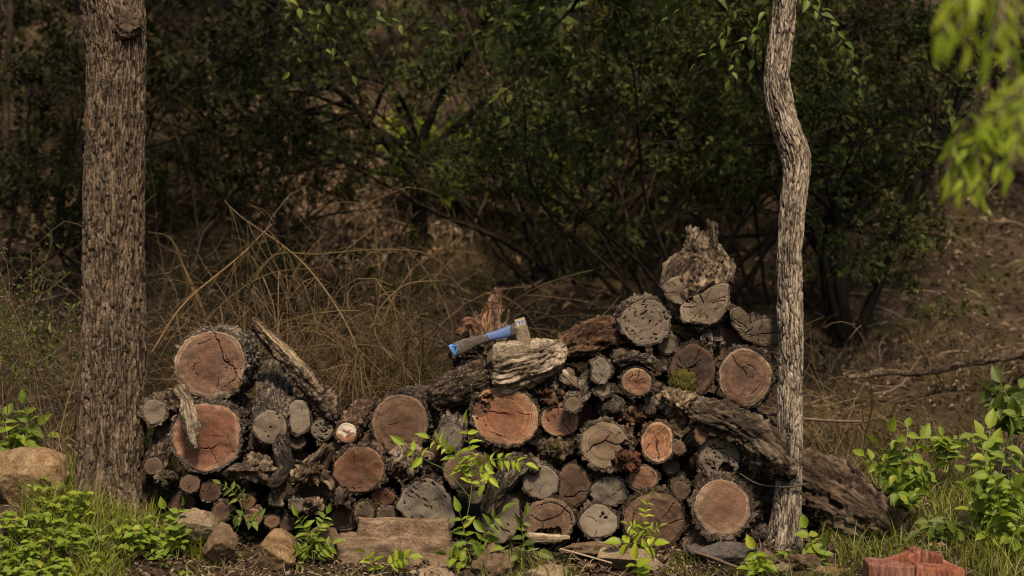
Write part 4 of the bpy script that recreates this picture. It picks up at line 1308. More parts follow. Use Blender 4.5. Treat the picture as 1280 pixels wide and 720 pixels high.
slo = P(493, 690, -.16)
slb = thing('stone_block', "long brown rectangular stone slab split into two steps before the pile", 'stone slab', slo)
slab_box('lower_step', 421, 562, 672, 712, -.19, .22, 'stone_slab', slb, slo, 3, rough=.8)
slab_box('upper_step', 446, 562, 652, 676, -.15, .18, 'stone_slab', slb, slo, 5, rough=.8)

# red hewn block at the corner, close to the camera
ro = P(1145, 712, -.5)
ro[2] = T1(ro[0], -.5) - .02
rb = thing('hewn_block', "split red wood block with a splintered top, low in the grass", 'wood block', ro)
for (x0, x1, z0, z1, yy, dep, sd, sl_) in ((1086, 1142, 706, 800, -.56, .12, 1, -.1), (1104, 1152, 695, 800, -.47, .09, 2, .35), (1140, 1178, 690, 800, -.46, .09, 6, -.2), (1146, 1208, 709, 800, -.55, .1, 3, -.12), (1166, 1204, 703, 800, -.46, .08, 8, -.5)):
    slab_box('wedge', x0, x1, z0, z1, yy, dep, 'red_block', rb, ro, sd, rough=.42, slope=sl_)


# wood chip, stick, wire
_o = limb_mesh('wood_chip', pp((656, 668, -.14, 2), (670, 672, -.15, 6), (690, 673, -.15, 5), (712, 672, -.14, 1.5)), 'driftwood', None, P(684, 672, -.15), amp=.004, flat=.6, style='grain', f=60, res=.004)
_o.location = P(684, 672, -.15)
tag(_o, "pale splintered wood chip lying before the cracked red log", 'wood chip')


def tube_thing(name, label, cat, rows, mat, sides=6, n=24, part=None):
    q = catmull(np.array(pp(*rows)), n)
    o = q[n // 2, :3]
    v, f = tubes([(q[:, :3] - o, q[:, 3])], sides)
    return tag(mesh(name, v, [f], mat, None, loc=o), label, cat)


tube_thing('stick', "bare straight stick jutting past the bent trunk over the fallen log", 'stick', [(960, 517, .12, 2.2), (1000, 523, .1, 2.0), (1040, 526, .08, 1.9), (1077, 527, .06, 1.4)], 'twig_brown')
wire = tube_thing('wire', "rusty wire looped round the bent trunk", 'wire', [(925, 592, -.06, 1), (945, 604, -.065, 1), (966, 608, -.065, 1), (985, 609, -.07, 1), (1003, 607, -.045, 1), (1012, 606, .1, 1)], 'wire_rust')
tube_thing('wire', "second thinner wire drawn across the bent trunk above the looped one", 'wire', [(955, 588, -.03, .6), (972, 582, -.055, .6), (986, 578, -.06, .6), (1001, 573, -.045, .6), (1006, 570, .02, .6)], 'wire_rust')
tube_thing('twig', "thin bare twig lying on the litter before the long pale stone's end", 'twig', [(868, 690, -.2, 2.2), (890, 697, -.24, 2.0), (918, 708, -.28, 1.8), (935, 712, -.3, 1.2)], 'twig_brown')
tube_thing('twig', "pale dry twig slanting through grass below the cracked red log", 'twig', [(700, 686, -.2, 1.3), (730, 694, -.24, 1.3), (765, 704, -.26, 1.0)], 'twig_pale')
_o = limb_mesh('dead_branch', pp((1060, 472, 2.2, 1.5), (1105, 466, 2.2, 3), (1150, 466, 2.2, 4), (1200, 455, 2.3, 5), (1240, 449, 2.3, 4.5), (1300, 436, 2.4, 6)), 'bark_dark', None, P(1180, 460, 2.2), amp=.014, style='torn', zs=.2, lump=.3, res=.01)
_o.location = P(1180, 460, 2.2)
tag(_o, "long dark fallen branch lying across the slope behind the bushes", 'branch')

# ------------------------------------------------------------------ small plants by the pile
def sprig(rg, pts, n, ll, wr, t0=.15, pair=True, ang=60, droop=.15, fine=True, upv=None):
    """leaves set along a stem."""
    pts = np.asarray(pts, float)
    q = catmull(pts, 40)
    Tn = nrmz(np.gradient(q, axis=0))
    C, dr, sz = [], [], []
    for i in range(n):
        t = t0 + (1 - t0) * i / max(1, n - 1)
        j = min(39, int(t * 39))
        p, d = q[j], Tn[j]
        side = nrmz(np.cross(d, np.array([0, -1.0, .25])))
        if i == n - 1:
            C.append(p); dr.append(d); sz.append(ll * 1.05)
            continue
        for sgn in ((1, -1) if pair else ((1,) if i % 2 else (-1,))):
            a = R(ang + rg.normal(0, 9))
            C.append(p + rg.normal(0, .001, 3))
            dr.append(d * math.cos(a) + sgn * side * math.sin(a) + np.array([0, rg.normal(-.15, .35), -droop + rg.normal(0, .2)]))
            sz.append(ll * rg.uniform(.6, 1.2) * (1 - .25 * abs(t - .5)))
    C, dr = np.array(C), np.array(dr)
    up = np.stack([rg.normal(0, .5, len(C)), rg.normal(-.6, .5, len(C)), np.ones(len(C)) * .8], -1)
    return leaf_geo(C, dr, up, np.array(sz), wr, fine)


def plant(name, label, cat, base, stems, leafm, seed=1, stemm='stem_green', sr=.0016, group=None):
    """stems: dict(pts=[(px,py,y)..], n, ll (px), wr, ...)"""
    rg = np.random.default_rng(seed)
    o = P(*base)
    root = thing(name, label, cat, o, group)
    items, parts = [], []
    for s in stems:
        p = np.array([P(*q) for q in s['pts']]) - o
        items.append((catmull(p, 16), np.linspace(s.get('r', sr), s.get('r', sr) * .5, 16)))
        if s.get('n', 0):
            parts.append(sprig(rg, p, s['n'], s['ll'] * S, s.get('wr', .45), s.get('t0', .2), s.get('pair', True), s.get('ang', 58), s.get('droop', .15)))
    v, q = tubes(items, 5)
    mesh('stem', v, [q], stemm, root)
    v, q = join(parts)
    mesh('foliage', v, [q], leafm, root)
    return root


plant('sapling', "bright sapling with feathery leaflets before the broad orange log", 'sapling', (572, 690, -.16), [
    dict(pts=[(572, 690, -.16), (585, 640, -.15), (590, 600, -.14), (588, 565, -.14), (583, 530, -.15)], n=8, ll=17, t0=.55, droop=.05),
    dict(pts=[(589, 592, -.14), (612, 576, -.16), (634, 574, -.18), (657, 580, -.19)], n=8, ll=17, t0=.2, droop=.3),
    dict(pts=[(588, 605, -.14), (568, 572, -.16), (552, 556, -.18), (536, 548, -.19)], n=8, ll=17, t0=.25, droop=.15),
    dict(pts=[(586, 620, -.14), (560, 590, -.17), (532, 575, -.19), (505, 556, -.19)], n=3, ll=20, t0=.75, droop=.1),
    dict(pts=[(588, 600, -.14), (603, 590, -.17), (612, 596, -.19), (606, 606, -.2)], n=4, ll=16, t0=.4)], 'leaf_lime', 3)
plant('fern', "little upright fern like seedling with paired leaflets before the biggest bottom log", 'seedling', (801, 690, -.17), [
    dict(pts=[(801, 690, -.17), (803, 665, -.17), (806, 645, -.17), (812, 622, -.17)], n=7, ll=13, t0=.3, wr=.38, ang=68, droop=-.05),
    dict(pts=[(802, 675, -.17), (812, 665, -.19), (825, 658, -.2)], n=5, ll=10, t0=.3, wr=.38),
    dict(pts=[(802, 672, -.17), (794, 662, -.19), (785, 656, -.2)], n=5, ll=10, t0=.3, wr=.38),
    dict(pts=[(801, 688, -.17), (790, 680, -.2), (776, 678, -.21)], n=3, ll=20, t0=.4, wr=.6),
    dict(pts=[(801, 688, -.17), (810, 682, -.2), (818, 680, -.21)], n=3, ll=18, t0=.4, wr=.6)], 'leaf_lime', 4)
plant('seedling', "leafy mid green plant before the split dark red half log", 'plant', (392, 705, -.2), [
    dict(pts=[(392, 705, -.2), (388, 680, -.2), (380, 660, -.21), (372, 645, -.22)], n=9, ll=15, wr=.42, t0=.35),
    dict(pts=[(392, 705, -.2), (396, 675, -.2), (402, 655, -.2), (408, 642, -.2)], n=8, ll=14, wr=.48, t0=.4),
    dict(pts=[(392, 700, -.2), (402, 688, -.22), (416, 680, -.23)], n=6, ll=15, wr=.45, t0=.3),
    dict(pts=[(392, 700, -.2), (380, 690, -.22), (366, 684, -.23)], n=6, ll=15, wr=.42, t0=.3)], 'leaf_fresh', 5)
plant('seedling', "tiny fern sprig growing out of the gap below the root knot", 'seedling', (307, 650, -.06), [
    dict(pts=[(307, 650, -.06), (300, 630, -.07), (292, 615, -.08), (276, 605, -.08)], n=5, ll=12, wr=.4, t0=.5),
    dict(pts=[(307, 640, -.06), (308, 625, -.08), (300, 612, -.1)], n=5, ll=10, wr=.4, t0=.4),
    dict(pts=[(307, 645, -.07), (296, 645, -.1), (285, 650, -.1)], n=3, ll=14, wr=.55, t0=.3),
    dict(pts=[(307, 648, -.07), (316, 652, -.1), (322, 646, -.1)], n=3, ll=13, wr=.55, t0=.3)], 'leaf_mid', 6)
plant('weed_plant', "broad leaved weed rising between the sapling and the slit marked log", 'weed', (590, 712, -.2), [
    dict(pts=[(590, 712, -.2), (585, 685, -.2), (580, 660, -.21), (574, 640, -.22)], n=6, ll=19, wr=.45, t0=.35),
    dict(pts=[(590, 712, -.2), (600, 680, -.2), (612, 655, -.22), (628, 640, -.23)], n=6, ll=21, wr=.45, t0=.35),
    dict(pts=[(590, 712, -.2), (574, 700, -.23), (558, 694, -.25)], n=5, ll=17, wr=.5, t0=.3),
    dict(pts=[(590, 712, -.2), (602, 695, -.23), (612, 690, -.25)], n=4, ll=20, wr=.45, t0=.4)], 'leaf_fresh', 7)
plant('weed_plant', "small nettle like weed beside the cracked red log", 'weed', (652, 702, -.2), [
    dict(pts=[(652, 702, -.2), (655, 680, -.2), (652, 660, -.2), (656, 645, -.2)], n=6, ll=16, wr=.5, t0=.2),
    dict(pts=[(652, 700, -.2), (640, 690, -.22), (630, 688, -.23)], n=3, ll=20, wr=.55, t0=.3),
    dict(pts=[(652, 700, -.2), (664, 688, -.22), (672, 690, -.23)], n=3, ll=20, wr=.55, t0=.3)], 'leaf_mid', 8)
plant('seedling', "seedling of round lime leaves before the dark grey pitted stone", 'seedling', (952, 722, -.3), [
    dict(pts=[(952, 722, -.3), (950, 706, -.3), (946, 694, -.3), (942, 686, -.3)], n=4, ll=18, wr=.6, t0=.4, ang=75),
    dict(pts=[(952, 722, -.3), (956, 706, -.31), (962, 700, -.32)], n=3, ll=17, wr=.6, t0=.4, ang=75),
    dict(pts=[(952, 722, -.3), (942, 714, -.32), (936, 712, -.33)], n=3, ll=16, wr=.55, t0=.4)], 'leaf_lime', 9)
plant('vine', "creeping ivy leaves at the foot of the bent trunk", 'vine', (1020, 706, -.18), [
    dict(pts=[(1020, 706, -.18), (1022, 690, -.18), (1014, 676, -.17), (1008, 660, -.15)], n=5, ll=18, wr=.75, t0=.2),
    dict(pts=[(1020, 706, -.18), (1030, 695, -.2), (1032, 684, -.2)], n=3, ll=20, wr=.75, t0=.3),
    dict(pts=[(1020, 706, -.18), (1002, 694, -.2), (985, 690, -.2), (968, 700, -.2)], n=4, ll=14, wr=.6, t0=.3)], 'leaf_fresh', 10)
plant('seedling', "light green seedling in front of the light tan stone", 'plant', (222, 700, -.25), [
    dict(pts=[(222, 700, -.25), (218, 675, -.25), (212, 650, -.25), (206, 636, -.26)], n=6, ll=15, wr=.66, t0=.3),
    dict(pts=[(222, 700, -.25), (225, 670, -.25), (222, 645, -.26), (226, 632, -.27)], n=6, ll=15, wr=.66, t0=.3),
    dict(pts=[(222, 700, -.25), (208, 685, -.27), (196, 680, -.28)], n=4, ll=17, wr=.62, t0=.3)], 'leaf_fresh', 11)
plant('seedling', "lime seedling sprouting before the stone slab", 'seedling', (468, 722, -.3), [
    dict(pts=[(468, 722, -.3), (466, 708, -.3), (464, 698, -.31), (455, 692, -.32)], n=4, ll=16, wr=.55, t0=.3),
    dict(pts=[(468, 722, -.3), (484, 708, -.31), (496, 700, -.32), (512, 697, -.33)], n=5, ll=16, wr=.55, t0=.5)], 'leaf_lime', 12)
plant('seedling', "pair of lime leaves below the long pale stone", 'seedling', (800, 728, -.34), [
    dict(pts=[(800, 728, -.34), (797, 715, -.34), (795, 700, -.34)], n=4, ll=20, wr=.62, t0=.2)], 'leaf_lime', 13)


def bush(name, label, px, py, y, stems, leafm, ll, wr, seed, nleaf=8, sr=.003):
    """leafy soft shrub: stem tips given in photo pixels (px, py, dy)."""
    rg = np.random.default_rng(seed)
    o = P(px, py, y)
    root = thing(name, label, 'shrub', o)
    items, parts = [], []
    for (a, b, dy) in stems:
        tip = P(a, b, y + dy) - o
        mid = tip * .5 + np.array([rg.normal(0, .02), rg.normal(0, .02), .05 + .1 * abs(tip[0])])
        q = np.array([[rg.normal(0, .015), rg.normal(0, .015), 0], mid * np.array([.7, .8, 1.0]), tip])
        items.append((catmull(q, 14), np.linspace(sr, sr * .4, 14)))
        parts.append(sprig(rg, q, nleaf, ll * S * (D + y) / D * rg.uniform(.65, 1.1), wr * rg.uniform(.85, 1.05), .35, bool(rg.integers(0, 3)), rg.uniform(45, 75), rg.uniform(.1, .75)))
    v, q = tubes(items, 5)
    mesh('stem', v, [q], 'stem_green', root)
    v, q = join(parts)
    mesh('foliage', v, [q], leafm, root)
    return root


bush('shrub', "bright green shrub rising just beyond the end of the fallen log", 1128, 655, .1, [(1095, 555, 0), (1118, 540, -.05), (1135, 534, .1), (1152, 548, 0), (1170, 585, -.05), (1080, 570, .1), (1130, 590, -.1), (1148, 615, -.1), (1112, 590, -.1), (1125, 620, -.15), (1160, 600, .1)], 'leaf_fresh', 22, .64, 21, 9)
bush('shrub', "tall leafy shrub at the picture's edge above the red block".replace("the picture's edge", "the edge of the clearing"), 1250, 700, .0, [(1225, 545, 0), (1238, 535, .1), (1262, 545, 0), (1285, 560, 0), (1210, 610, -.1), (1240, 590, -.1), (1270, 610, -.1), (1295, 620, -.1), (1215, 640, 0), (1250, 640, -.15), (1280, 660, -.15), (1230, 670, -.15), (1265, 680, -.2), (1222, 580, .15), (1300, 580, .1), (1245, 560, .1), (1205, 590, .2), (1290, 650, 0)], 'leaf_fresh', 24, .66, 22, 9)
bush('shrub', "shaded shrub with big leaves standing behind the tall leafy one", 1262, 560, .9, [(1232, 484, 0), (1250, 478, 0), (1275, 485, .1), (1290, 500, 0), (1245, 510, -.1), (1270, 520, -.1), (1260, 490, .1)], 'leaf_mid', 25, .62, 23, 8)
bush('shrub', "low thin shrub between the two bright green ones", 1185, 590, .7, [(1165, 548, 0), (1178, 545, 0), (1200, 548, 0), (1215, 552, .1), (1150, 560, .1)], 'leaf_fresh', 20, .5, 24, 6)
bush('shrub', "low dark leaved plant in the grass behind the red block", 1180, 690, .0, [(1160, 652, 0), (1175, 648, .1), (1195, 655, 0), (1150, 665, -.05), (1205, 668, 0)], 'leaf_mid', 26, .62, 25, 4)
bush('shrub', "green leafy plant crouched behind the tan boulder", 25, 590, .7, [(10, 520, 0), (30, 505, 0), (48, 530, 0), (-5, 510, .1), (20, 545, -.1), (40, 560, -.1), (60, 545, .1), (5, 560, 0)], 'leaf_fresh', 24, .55, 26, 6)

# ------------------------------------------------------------------ ground cover, grass, litter
rg = np.random.default_rng(77)


def on_ground(n, x0, x1, y0, y1, mask=None):
    x, y = rg.uniform(x0, x1, n), rg.uniform(y0, y1, n)
    if mask is not None:
        m = mask(x, y)
        x, y = x[m], y[m]
    return np.stack([x, y, T(x, y)], -1)


def near_noise(x, y, f, s):
    return fbm(np.stack([x * f, y * f, x * 0], -1), 2, s)


# clover at the thick trunk
p = on_ground(1150, -2.15, -1.2, -1.0, -.02, lambda x, y: (near_noise(x, y, 5, 2) + ss(-1.3, -1.8, x) * .7 - ss(-.3, 0, y) * .35 > 0.28))
h = rg.uniform(.015, .12, len(p))
off = rg.normal(0, .025, (len(p), 2))
items, C, dr = [], [], []
for i in range(len(p)):
    top = p[i] + np.array([off[i, 0], off[i, 1], h[i]])
    items.append((np.array([p[i] - [0, 0, .01], p[i] * .4 + top * .6 + [0, 0, .01], top]), np.array([.0011, .001, .0008])))
    a0 = rg.uniform(0, 6.28)
    for j in range(3):
        C.append(top)
        dr.append([math.cos(a0 + j * 2.09), math.sin(a0 + j * 2.09), rg.normal(.0, .25)])
v1, q1 = tubes(items, 3)
C, dr = np.array(C), np.array(dr)
up = np.stack([rg.normal(0, .25, len(C)), rg.normal(-.35, .25, len(C)), np.ones(len(C))], -1)
clv = leaf_geo(C, dr, up, rg.uniform(.018, .04, len(C)), .72, True, pr=[(0, .1), (.15, .7), (.4, 1.0), (.7, .8), (.9, .4), (1, .05)])
gc = mesh('ground_cover', clv[0], [clv[1]], 'leaf_fresh', None)
tag(gc, "low bright green clover like leaves carpeting the ground around the thick trunk", 'ground cover', None, 'stuff')


def blades(P0, hgt, wid, lean, mat, name, label):
    n = len(P0)
    a = rg.uniform(0, 2 * np.pi, n)
    ld = np.stack([np.cos(a), np.sin(a), a * 0], -1)
    sd = np.stack([-np.sin(a), np.cos(a), a * 0], -1)
    b = rg.uniform(0, 2 * np.pi, n)
    sd = np.stack([np.cos(b), np.sin(b) * .5, b * 0], -1)
    lv = []
    for t in (0, .3, .6, .85, 1.0):
        c = P0 + np.array([0, 0, 1.0]) * (hgt * (t - .35 * lean * t * t))[:, None] + ld * (hgt * lean * t * t)[:, None]
        wv = wid * (1 - t ** 2) * .5 + .0002
        lv.append(c - sd * wv[:, None])
        lv.append(c + sd * wv[:, None])
    v = np.stack(lv, 1)
    q = grid_quads(5, 2, False)
    qq = q[None] + (np.arange(n) * 10)[:, None, None]
    o = mesh(name, v.reshape(-1, 3), [qq.reshape(-1, 4)], mat)
    return tag(o, label, 'grass', None, 'stuff')


def clumped(n, x0, x1, y0, y1, f, th, s):
    return on_ground(n, x0, x1, y0, y1, lambda x, y: near_noise(x, y, f, s) > th)


inpile = lambda x, y: ~((x > -1.45) & (x < 1.15) & (y > -.03) & (y < .55))
p = np.vstack([clumped(12000, -2.3, -1.15, -1.0, .6, 3, -.3, 31), clumped(6000, -1.2, 1.2, -1.0, -.13, 6, .48, 32), clumped(9000, 1.0, 2.4, -.9, .9, 3, .0, 33)])
p = p[inpile(p[:, 0], p[:, 1])]
hh = rg.uniform(.03, .14, len(p)) ** 1.0 * np.where(abs(p[:, 0]) < 1.1, .9, 1.1) * (.6 + .8 * ss(-.3, .5, near_noise(p[:, 0], p[:, 1], 6, 91)))
blades(p, hh, rg.uniform(.0025, .006, len(p)), rg.uniform(.2, 1.1, len(p)), 'grass_green', 'grass', "short fresh green grass growing in tufts around the woodpile")
p = np.vstack([clumped(2600, -2.3, -1.1, -.9, 1.2, 3, .1, 34), clumped(2500, -1.2, 1.2, -.9, -.1, 5, .2, 35), clumped(6000, .9, 3.2, -.4, 3.0, 2.2, .25, 36), clumped(1800, -3, .9, .7, 4, 2, .2, 37)])
p = p[inpile(p[:, 0], p[:, 1])]
blades(p, rg.uniform(.05, .2, len(p)) * np.where(p[:, 1] < 0, .6, 1.3), rg.uniform(.002, .0045, len(p)), rg.uniform(.3, 1.5, len(p)), 'grass_dry', 'dry_grass', "dry straw coloured grass bent over the ground and slope")
p = np.vstack([clumped(9000, .9, 6, .8, 6, 1.1, .15, 38), clumped(12000, -6, -1.3, .5, 4.0, 1.1, .0, 39), clumped(5000, -1.2, 1.0, 1.5, 5, 1.3, .25, 40)])
blades(p, rg.uniform(.05, .22, len(p)), rg.uniform(.004, .009, len(p)), rg.uniform(.3, 1.2, len(p)), 'leaf_olive', 'wild_grass', "dull green wild grass scattered over the slope behind")

# leaf litter and bark chips
p = np.vstack([on_ground(15000, -2.4, 2.4, -1.1, .15, lambda x, y: near_noise(x, y, 3, 50) > -.5), on_ground(9000, -3.5, 4, .5, 3), on_ground(26000, -7, 8, 2.5, 9)])
n = len(p)
sz = rg.uniform(.012, .04, n) * (1 + 1.1 * ss(1, 5, p[:, 1]))
p[:, 2] += rg.uniform(.004, .022, n) * (1 + ss(1, 5, p[:, 1]))
v, q = leaf_geo(p, np.stack([rg.normal(0, 1, n), rg.normal(0, 1, n), rg.normal(.05, .35, n)], -1), np.stack([rg.normal(0, .5, n), rg.normal(0, .5, n), np.ones(n)], -1), sz, .42, False, .22, .2)
lt = mesh('leaf_litter', v, [q], 'litter_brown', None, smooth=False)
tag(lt, "brown dead leaves and bark chips strewn over the ground", 'leaf litter', None, 'stuff')
p = np.vstack([on_ground(1800, -2.4, 2.4, -1.0, .1), on_ground(1500, -5, 6, 1.5, 7)])
items = []
for a in p:
    d = np.array([rg.normal(), rg.normal(), rg.normal(0, .25)])
    L = rg.uniform(.03, .12) * (1 if a[1] < 1 else 3.2)
    q = walk(rg, a + [0, 0, .012], d, L, 4, .18)
    items.append((q, np.linspace(1, .5, 5) * rg.uniform(.0008, .0022) * (1 if a[1] < 1 else 2)))
v, q = tubes(items, 4)
tag(mesh('twig_litter', v, [q], 'twig_pale', None), "fine dry twigs scattered over litter and slope", 'twig litter', None, 'stuff')

# ------------------------------------------------------------------ dry straw shrubs behind the pile
def straw_shrub(label, x, y, n, hgt, reach, seed, xb=0.0, long=()):
    rg = np.random.default_rng(seed)
    o = np.array([x, y, T1(x, y) - .02])
    root = thing('dry_shrub', label, 'shrub', o, None)
    items = []
    for i in range(n):
        b = np.array([rg.normal(0, .16), rg.normal(0, .12), 0])
        a = rg.uniform(0, 2 * np.pi)
        d = np.array([math.cos(a) * .75 + xb, math.sin(a) * .4, rg.uniform(.9, 1.6)])
        L = hgt * rg.uniform(.8, 1.5)
        m = walk(rg, b, d, L, 12, .1, -.13 * rg.uniform(.5, 1.5))
        r = rg.uniform(.0018, .0045)
        items.append((m, np.linspace(r, r * .4, len(m))))
        for k in range(rg.integers(2, 6)):
            j = rg.integers(3, 12)
            dd = nrmz(m[j] - m[j - 1]) + rg.normal(0, .35, 3) + [0, 0, -.3]
            q = walk(rg, m[j], dd, reach * rg.uniform(.3, 1.0), 6, .12, -.25)
            items.append((q, np.linspace(r * .6, .0008, len(q))))
    for pts in long:
        q = catmull(np.array([P(*t) for t in pts]) - o, 24)
        items.append((q, np.linspace(.006, .003, 24)))
        for j in range(6, 24, 2):
            for _ in range(2):
                w2 = walk(rg, q[j], (rg.normal(0, .5), rg.normal(0, .3), -.6), rg.uniform(.2, .6), 7, .06, -.15)
                items.append((w2, np.linspace(.0025, .001, len(w2))))
    v, q = tubes(items, 4)
    mesh('stem', v, [q], 'straw', root)
    return root


straw_shrub("dense dry shrub of drooping straw stems behind the leaning split log", P(440, 500, 1.6)[0], 1.6, 330, 1.0, .55, 5, .1, long=[[(290, 470, 1.5), (330, 330, 1.5), (400, 318, 1.6), (480, 312, 1.6), (540, 320, 1.6), (575, 360, 1.6)], [(560, 520, 1.3), (470, 420, 1.4), (500, 360, 1.4), (560, 350, 1.4)], [(455, 500, 1.3), (440, 420, 1.3), (380, 330, 1.5), (300, 270, 1.6), (280, 250, 1.6)]])
straw_shrub("sparse dry shrub arching over beside the thick trunk, behind the topmost red log", P(290, 500, 1.7)[0], 1.7, 110, 1.05, .5, 6, -.15, long=[[(230, 480, 1.4), (260, 400, 1.4), (330, 345, 1.5), (400, 335, 1.6)], [(300, 480, 1.5), (240, 360, 1.6), (215, 300, 1.6), (185, 290, 1.6)], [(190, 440, 1.3), (230, 380, 1.4), (300, 320, 1.5), (340, 280, 1.5)]])
straw_shrub("small dry tussock hanging behind the blue axe handle", P(565, 480, 1.4)[0], 1.4, 90, .85, .45, 7, 0)
straw_shrub("pale dry thicket behind the bent trunk and fallen log", P(1060, 540, 1.6)[0], 1.6, 45, .55, .35, 8, 0)

# tall weeds by the thick trunk
for i, (a, b, yy, hh_, lab) in enumerate([(20, 560, .9, 1.1, "tall thin weed with tiny pale buds behind the tan boulder"), (62, 560, .7, 1.05, "spindly yellow green weed leaning toward the thick trunk"), (-10, 570, 1.1, .95, "wispy weed at the far end behind the leafy crouched plant"), (88, 570, 1.0, .85, "fine stemmed weed brushing the thick trunk's bark"), (42, 575, 1.5, 1.2, "pale green weed standing farthest behind the tan boulder")]):
    rgw = np.random.default_rng(200 + i)
    o = P(a, b, yy)
    o[2] = T1(o[0], o[1])
    root = thing('weed_plant', lab, 'weed', o)
    items, parts, buds = [], [], []
    for s in range(7):
        m = walk(rgw, (rgw.normal(0, .06), rgw.normal(0, .06), 0), (rgw.normal(0, .22), rgw.normal(0, .15), 1), hh_ * rgw.uniform(.5, 1), 12, .05)
        it, si = branchy(rgw, m, .0028, 9, .28, 1, .12, .03, .35, .6)
        items += it
        parts.append(leaf_geo(*leaves_on(rgw, si, 3, .035, .004), .3))
        for q in si:
            buds.append(leaf_geo(q[-1:] + rgw.normal(0, .006, (5, 3)), rgw.normal(0, 1, (5, 3)), rgw.normal(0, 1, (5, 3)), rgw.uniform(.008, .014, 5), .8))
    v, q = tubes(items, 4)
    mesh('stem', v, [q], 'grass_dry', root)
    v, q = join(parts)
    mesh('foliage', v, [q], 'leaf_mid', root, smooth=False)
    v, q = join(buds)
    mesh('blossom', v, [q], 'grass_dry', root, smooth=False)

# ------------------------------------------------------------------ woodland behind
def at(px, y):
    return P(px, 360, y)[0]


# centre tree with the dark trunk and arching arms
woody('tree', "dark arching understorey tree with a short black trunk above the dry shrub", 'tree', at(524, 4.4), 4.4,
      [(0, 0, (.03, 0, 1), 1.5, .062), (0, 0, (-.8, -.15, .8), 1.9, .032, .62), (.01, 0, (.85, -.15, .8), 1.9, .034, .6), (.0, 0, (-.45, .2, 1), 2.2, .034, .7), (.02, 0, (.4, -.2, 1), 2.2, .034, .75), (0, 0, (-1, -.3, .35), 1.7, .02, .55), (0, 0, (1, -.2, .4), 1.8, .022, .58), (0, 0, (-.9, .1, .1), 1.2, .014, .5), (0, 0, (-.2, -.6, .9), 1.7, .02, .7)],
      mat='bark_black', leaf='leaf_dark', nb=11, blen=.9, sub=6, per=16, lsize=.045, seed=301, curl=.15, grav=-.015, tmin=.5, levels=2)
# fanning many stemmed shrub
rgs = np.random.default_rng(5)
woody('shrub', "large shrub of many fanning thin stems behind the axe", 'shrub', at(700, 3.9), 3.9,
      [(rgs.normal(0, .12), rgs.normal(0, .1), (a, rgs.normal(-.1, .25), 1), rgs.uniform(1.9, 2.7), rgs.uniform(.014, .024)) for a in np.linspace(-.95, 1.15, 15)],
      leaf='leaf_deep', nb=9, blen=.6, sub=5, per=9, lsize=.045, seed=302, curl=.12, tmin=.5)
woody('shrub', "dark bushy shrub rising behind the top stump", 'shrub', at(880, 3.2), 3.2,
      [(rgs.normal(0, .15), rgs.normal(0, .1), (a, rgs.normal(-.1, .2), 1), rgs.uniform(1.5, 2.4), .016) for a in np.linspace(-.8, .7, 9)],
      leaf='leaf_deep', nb=9, blen=.55, sub=6, per=8, lsize=.048, seed=303, tmin=.42)
woody('tree', "small leafy tree with a straight dark trunk just beyond the bent trunk", 'tree', at(1060, 2.9), 2.9,
      [(0, 0, (0, .02, 1), 1.3, .05), (0.02, 0, (.5, -.2, 1), 2.3, .03), (0, 0, (-.35, -.2, 1), 2.3, .03), (0, .02, (.1, .3, 1), 2.6, .035), (0, 0, (.35, .1, 1), 2.2, .02), (-.05, 0, (-.2, -.3, 1), 1.6, .018)],
      mat='bark_black', leaf='leaf_deep', nb=10, blen=.75, sub=6, per=14, lsize=.047, seed=304, tmin=.52, grav=-.015, droop=.25)
woody('shrub', "sprawling twig laced shrub beside the straight dark trunk, over the bare slope", 'shrub', at(1150, 4.6), 4.6,
      [(rgs.normal(0, .2), rgs.normal(0, .1), (a, rgs.normal(-.1, .2), 1), rgs.uniform(1.6, 2.6), .013) for a in np.linspace(-.5, .6, 8)],
      leaf='leaf_dark', nb=9, blen=.8, sub=6, per=15, lsize=.045, seed=305, tmin=.45, curl=.2)
woody('tree', "thin pale pole of a sapling standing between thick trunk and dry shrub", 'tree', at(270, 4.8), 4.8,
      [(0, 0, (.0, 0, 1), 4.2, .022)], mat='bark_grey', leaf='leaf_dark', nb=8, blen=.5, sub=4, per=8, lsize=.05, seed=306, curl=.03, tmin=.5)
for i, (a, yy, L, r, lab) in enumerate([(12, 4.2, 3.4, .035, "slim dark tree trunk farthest along from the woodpile"), (38, 4.9, 3.8, .028, "slender dark tree with twisting limbs, second along"), (70, 4.0, 3.2, .03, "crooked dark tree standing close behind the thick trunk")]):
    woody('tree', lab, 'tree', at(a, yy), yy, [(0, 0, (.05 * (i - 1), 0, 1), L, r), (.04, 0, (.35, -.1, 1), L * .7, r * .6), (-.03, 0, (-.35, .05, 1), L * .7, r * .6)], leaf='leaf_dark', nb=11, blen=.8, sub=5, per=14, lsize=.045, seed=310 + i, tmin=.3, curl=.18)
woody('shrub', "grey green bush spreading behind the tall weeds", 'shrub', at(40, 3.4), 3.4,
      [(rgs.normal(0, .3), rgs.normal(0, .15), (a, rgs.normal(-.1, .2), 1), rgs.uniform(1.0, 1.9), .014) for a in np.linspace(-.9, .9, 9)],
      leaf='leaf_dark', nb=8, blen=.5, sub=5, per=18, lsize=.04, seed=315, tmin=.3)
woody('shrub', "feathery dull green shrub between the thick trunk and the pale pole", 'shrub', at(235, 3.8), 3.8,
      [(rgs.normal(0, .3), rgs.normal(0, .15), (a, rgs.normal(-.1, .2), 1), rgs.uniform(1.2, 2.2), .013) for a in np.linspace(-.8, .9, 8)],
      leaf='leaf_olive', nb=8, blen=.5, sub=5, per=18, lsize=.042, lw=.32, seed=316, tmin=.35)
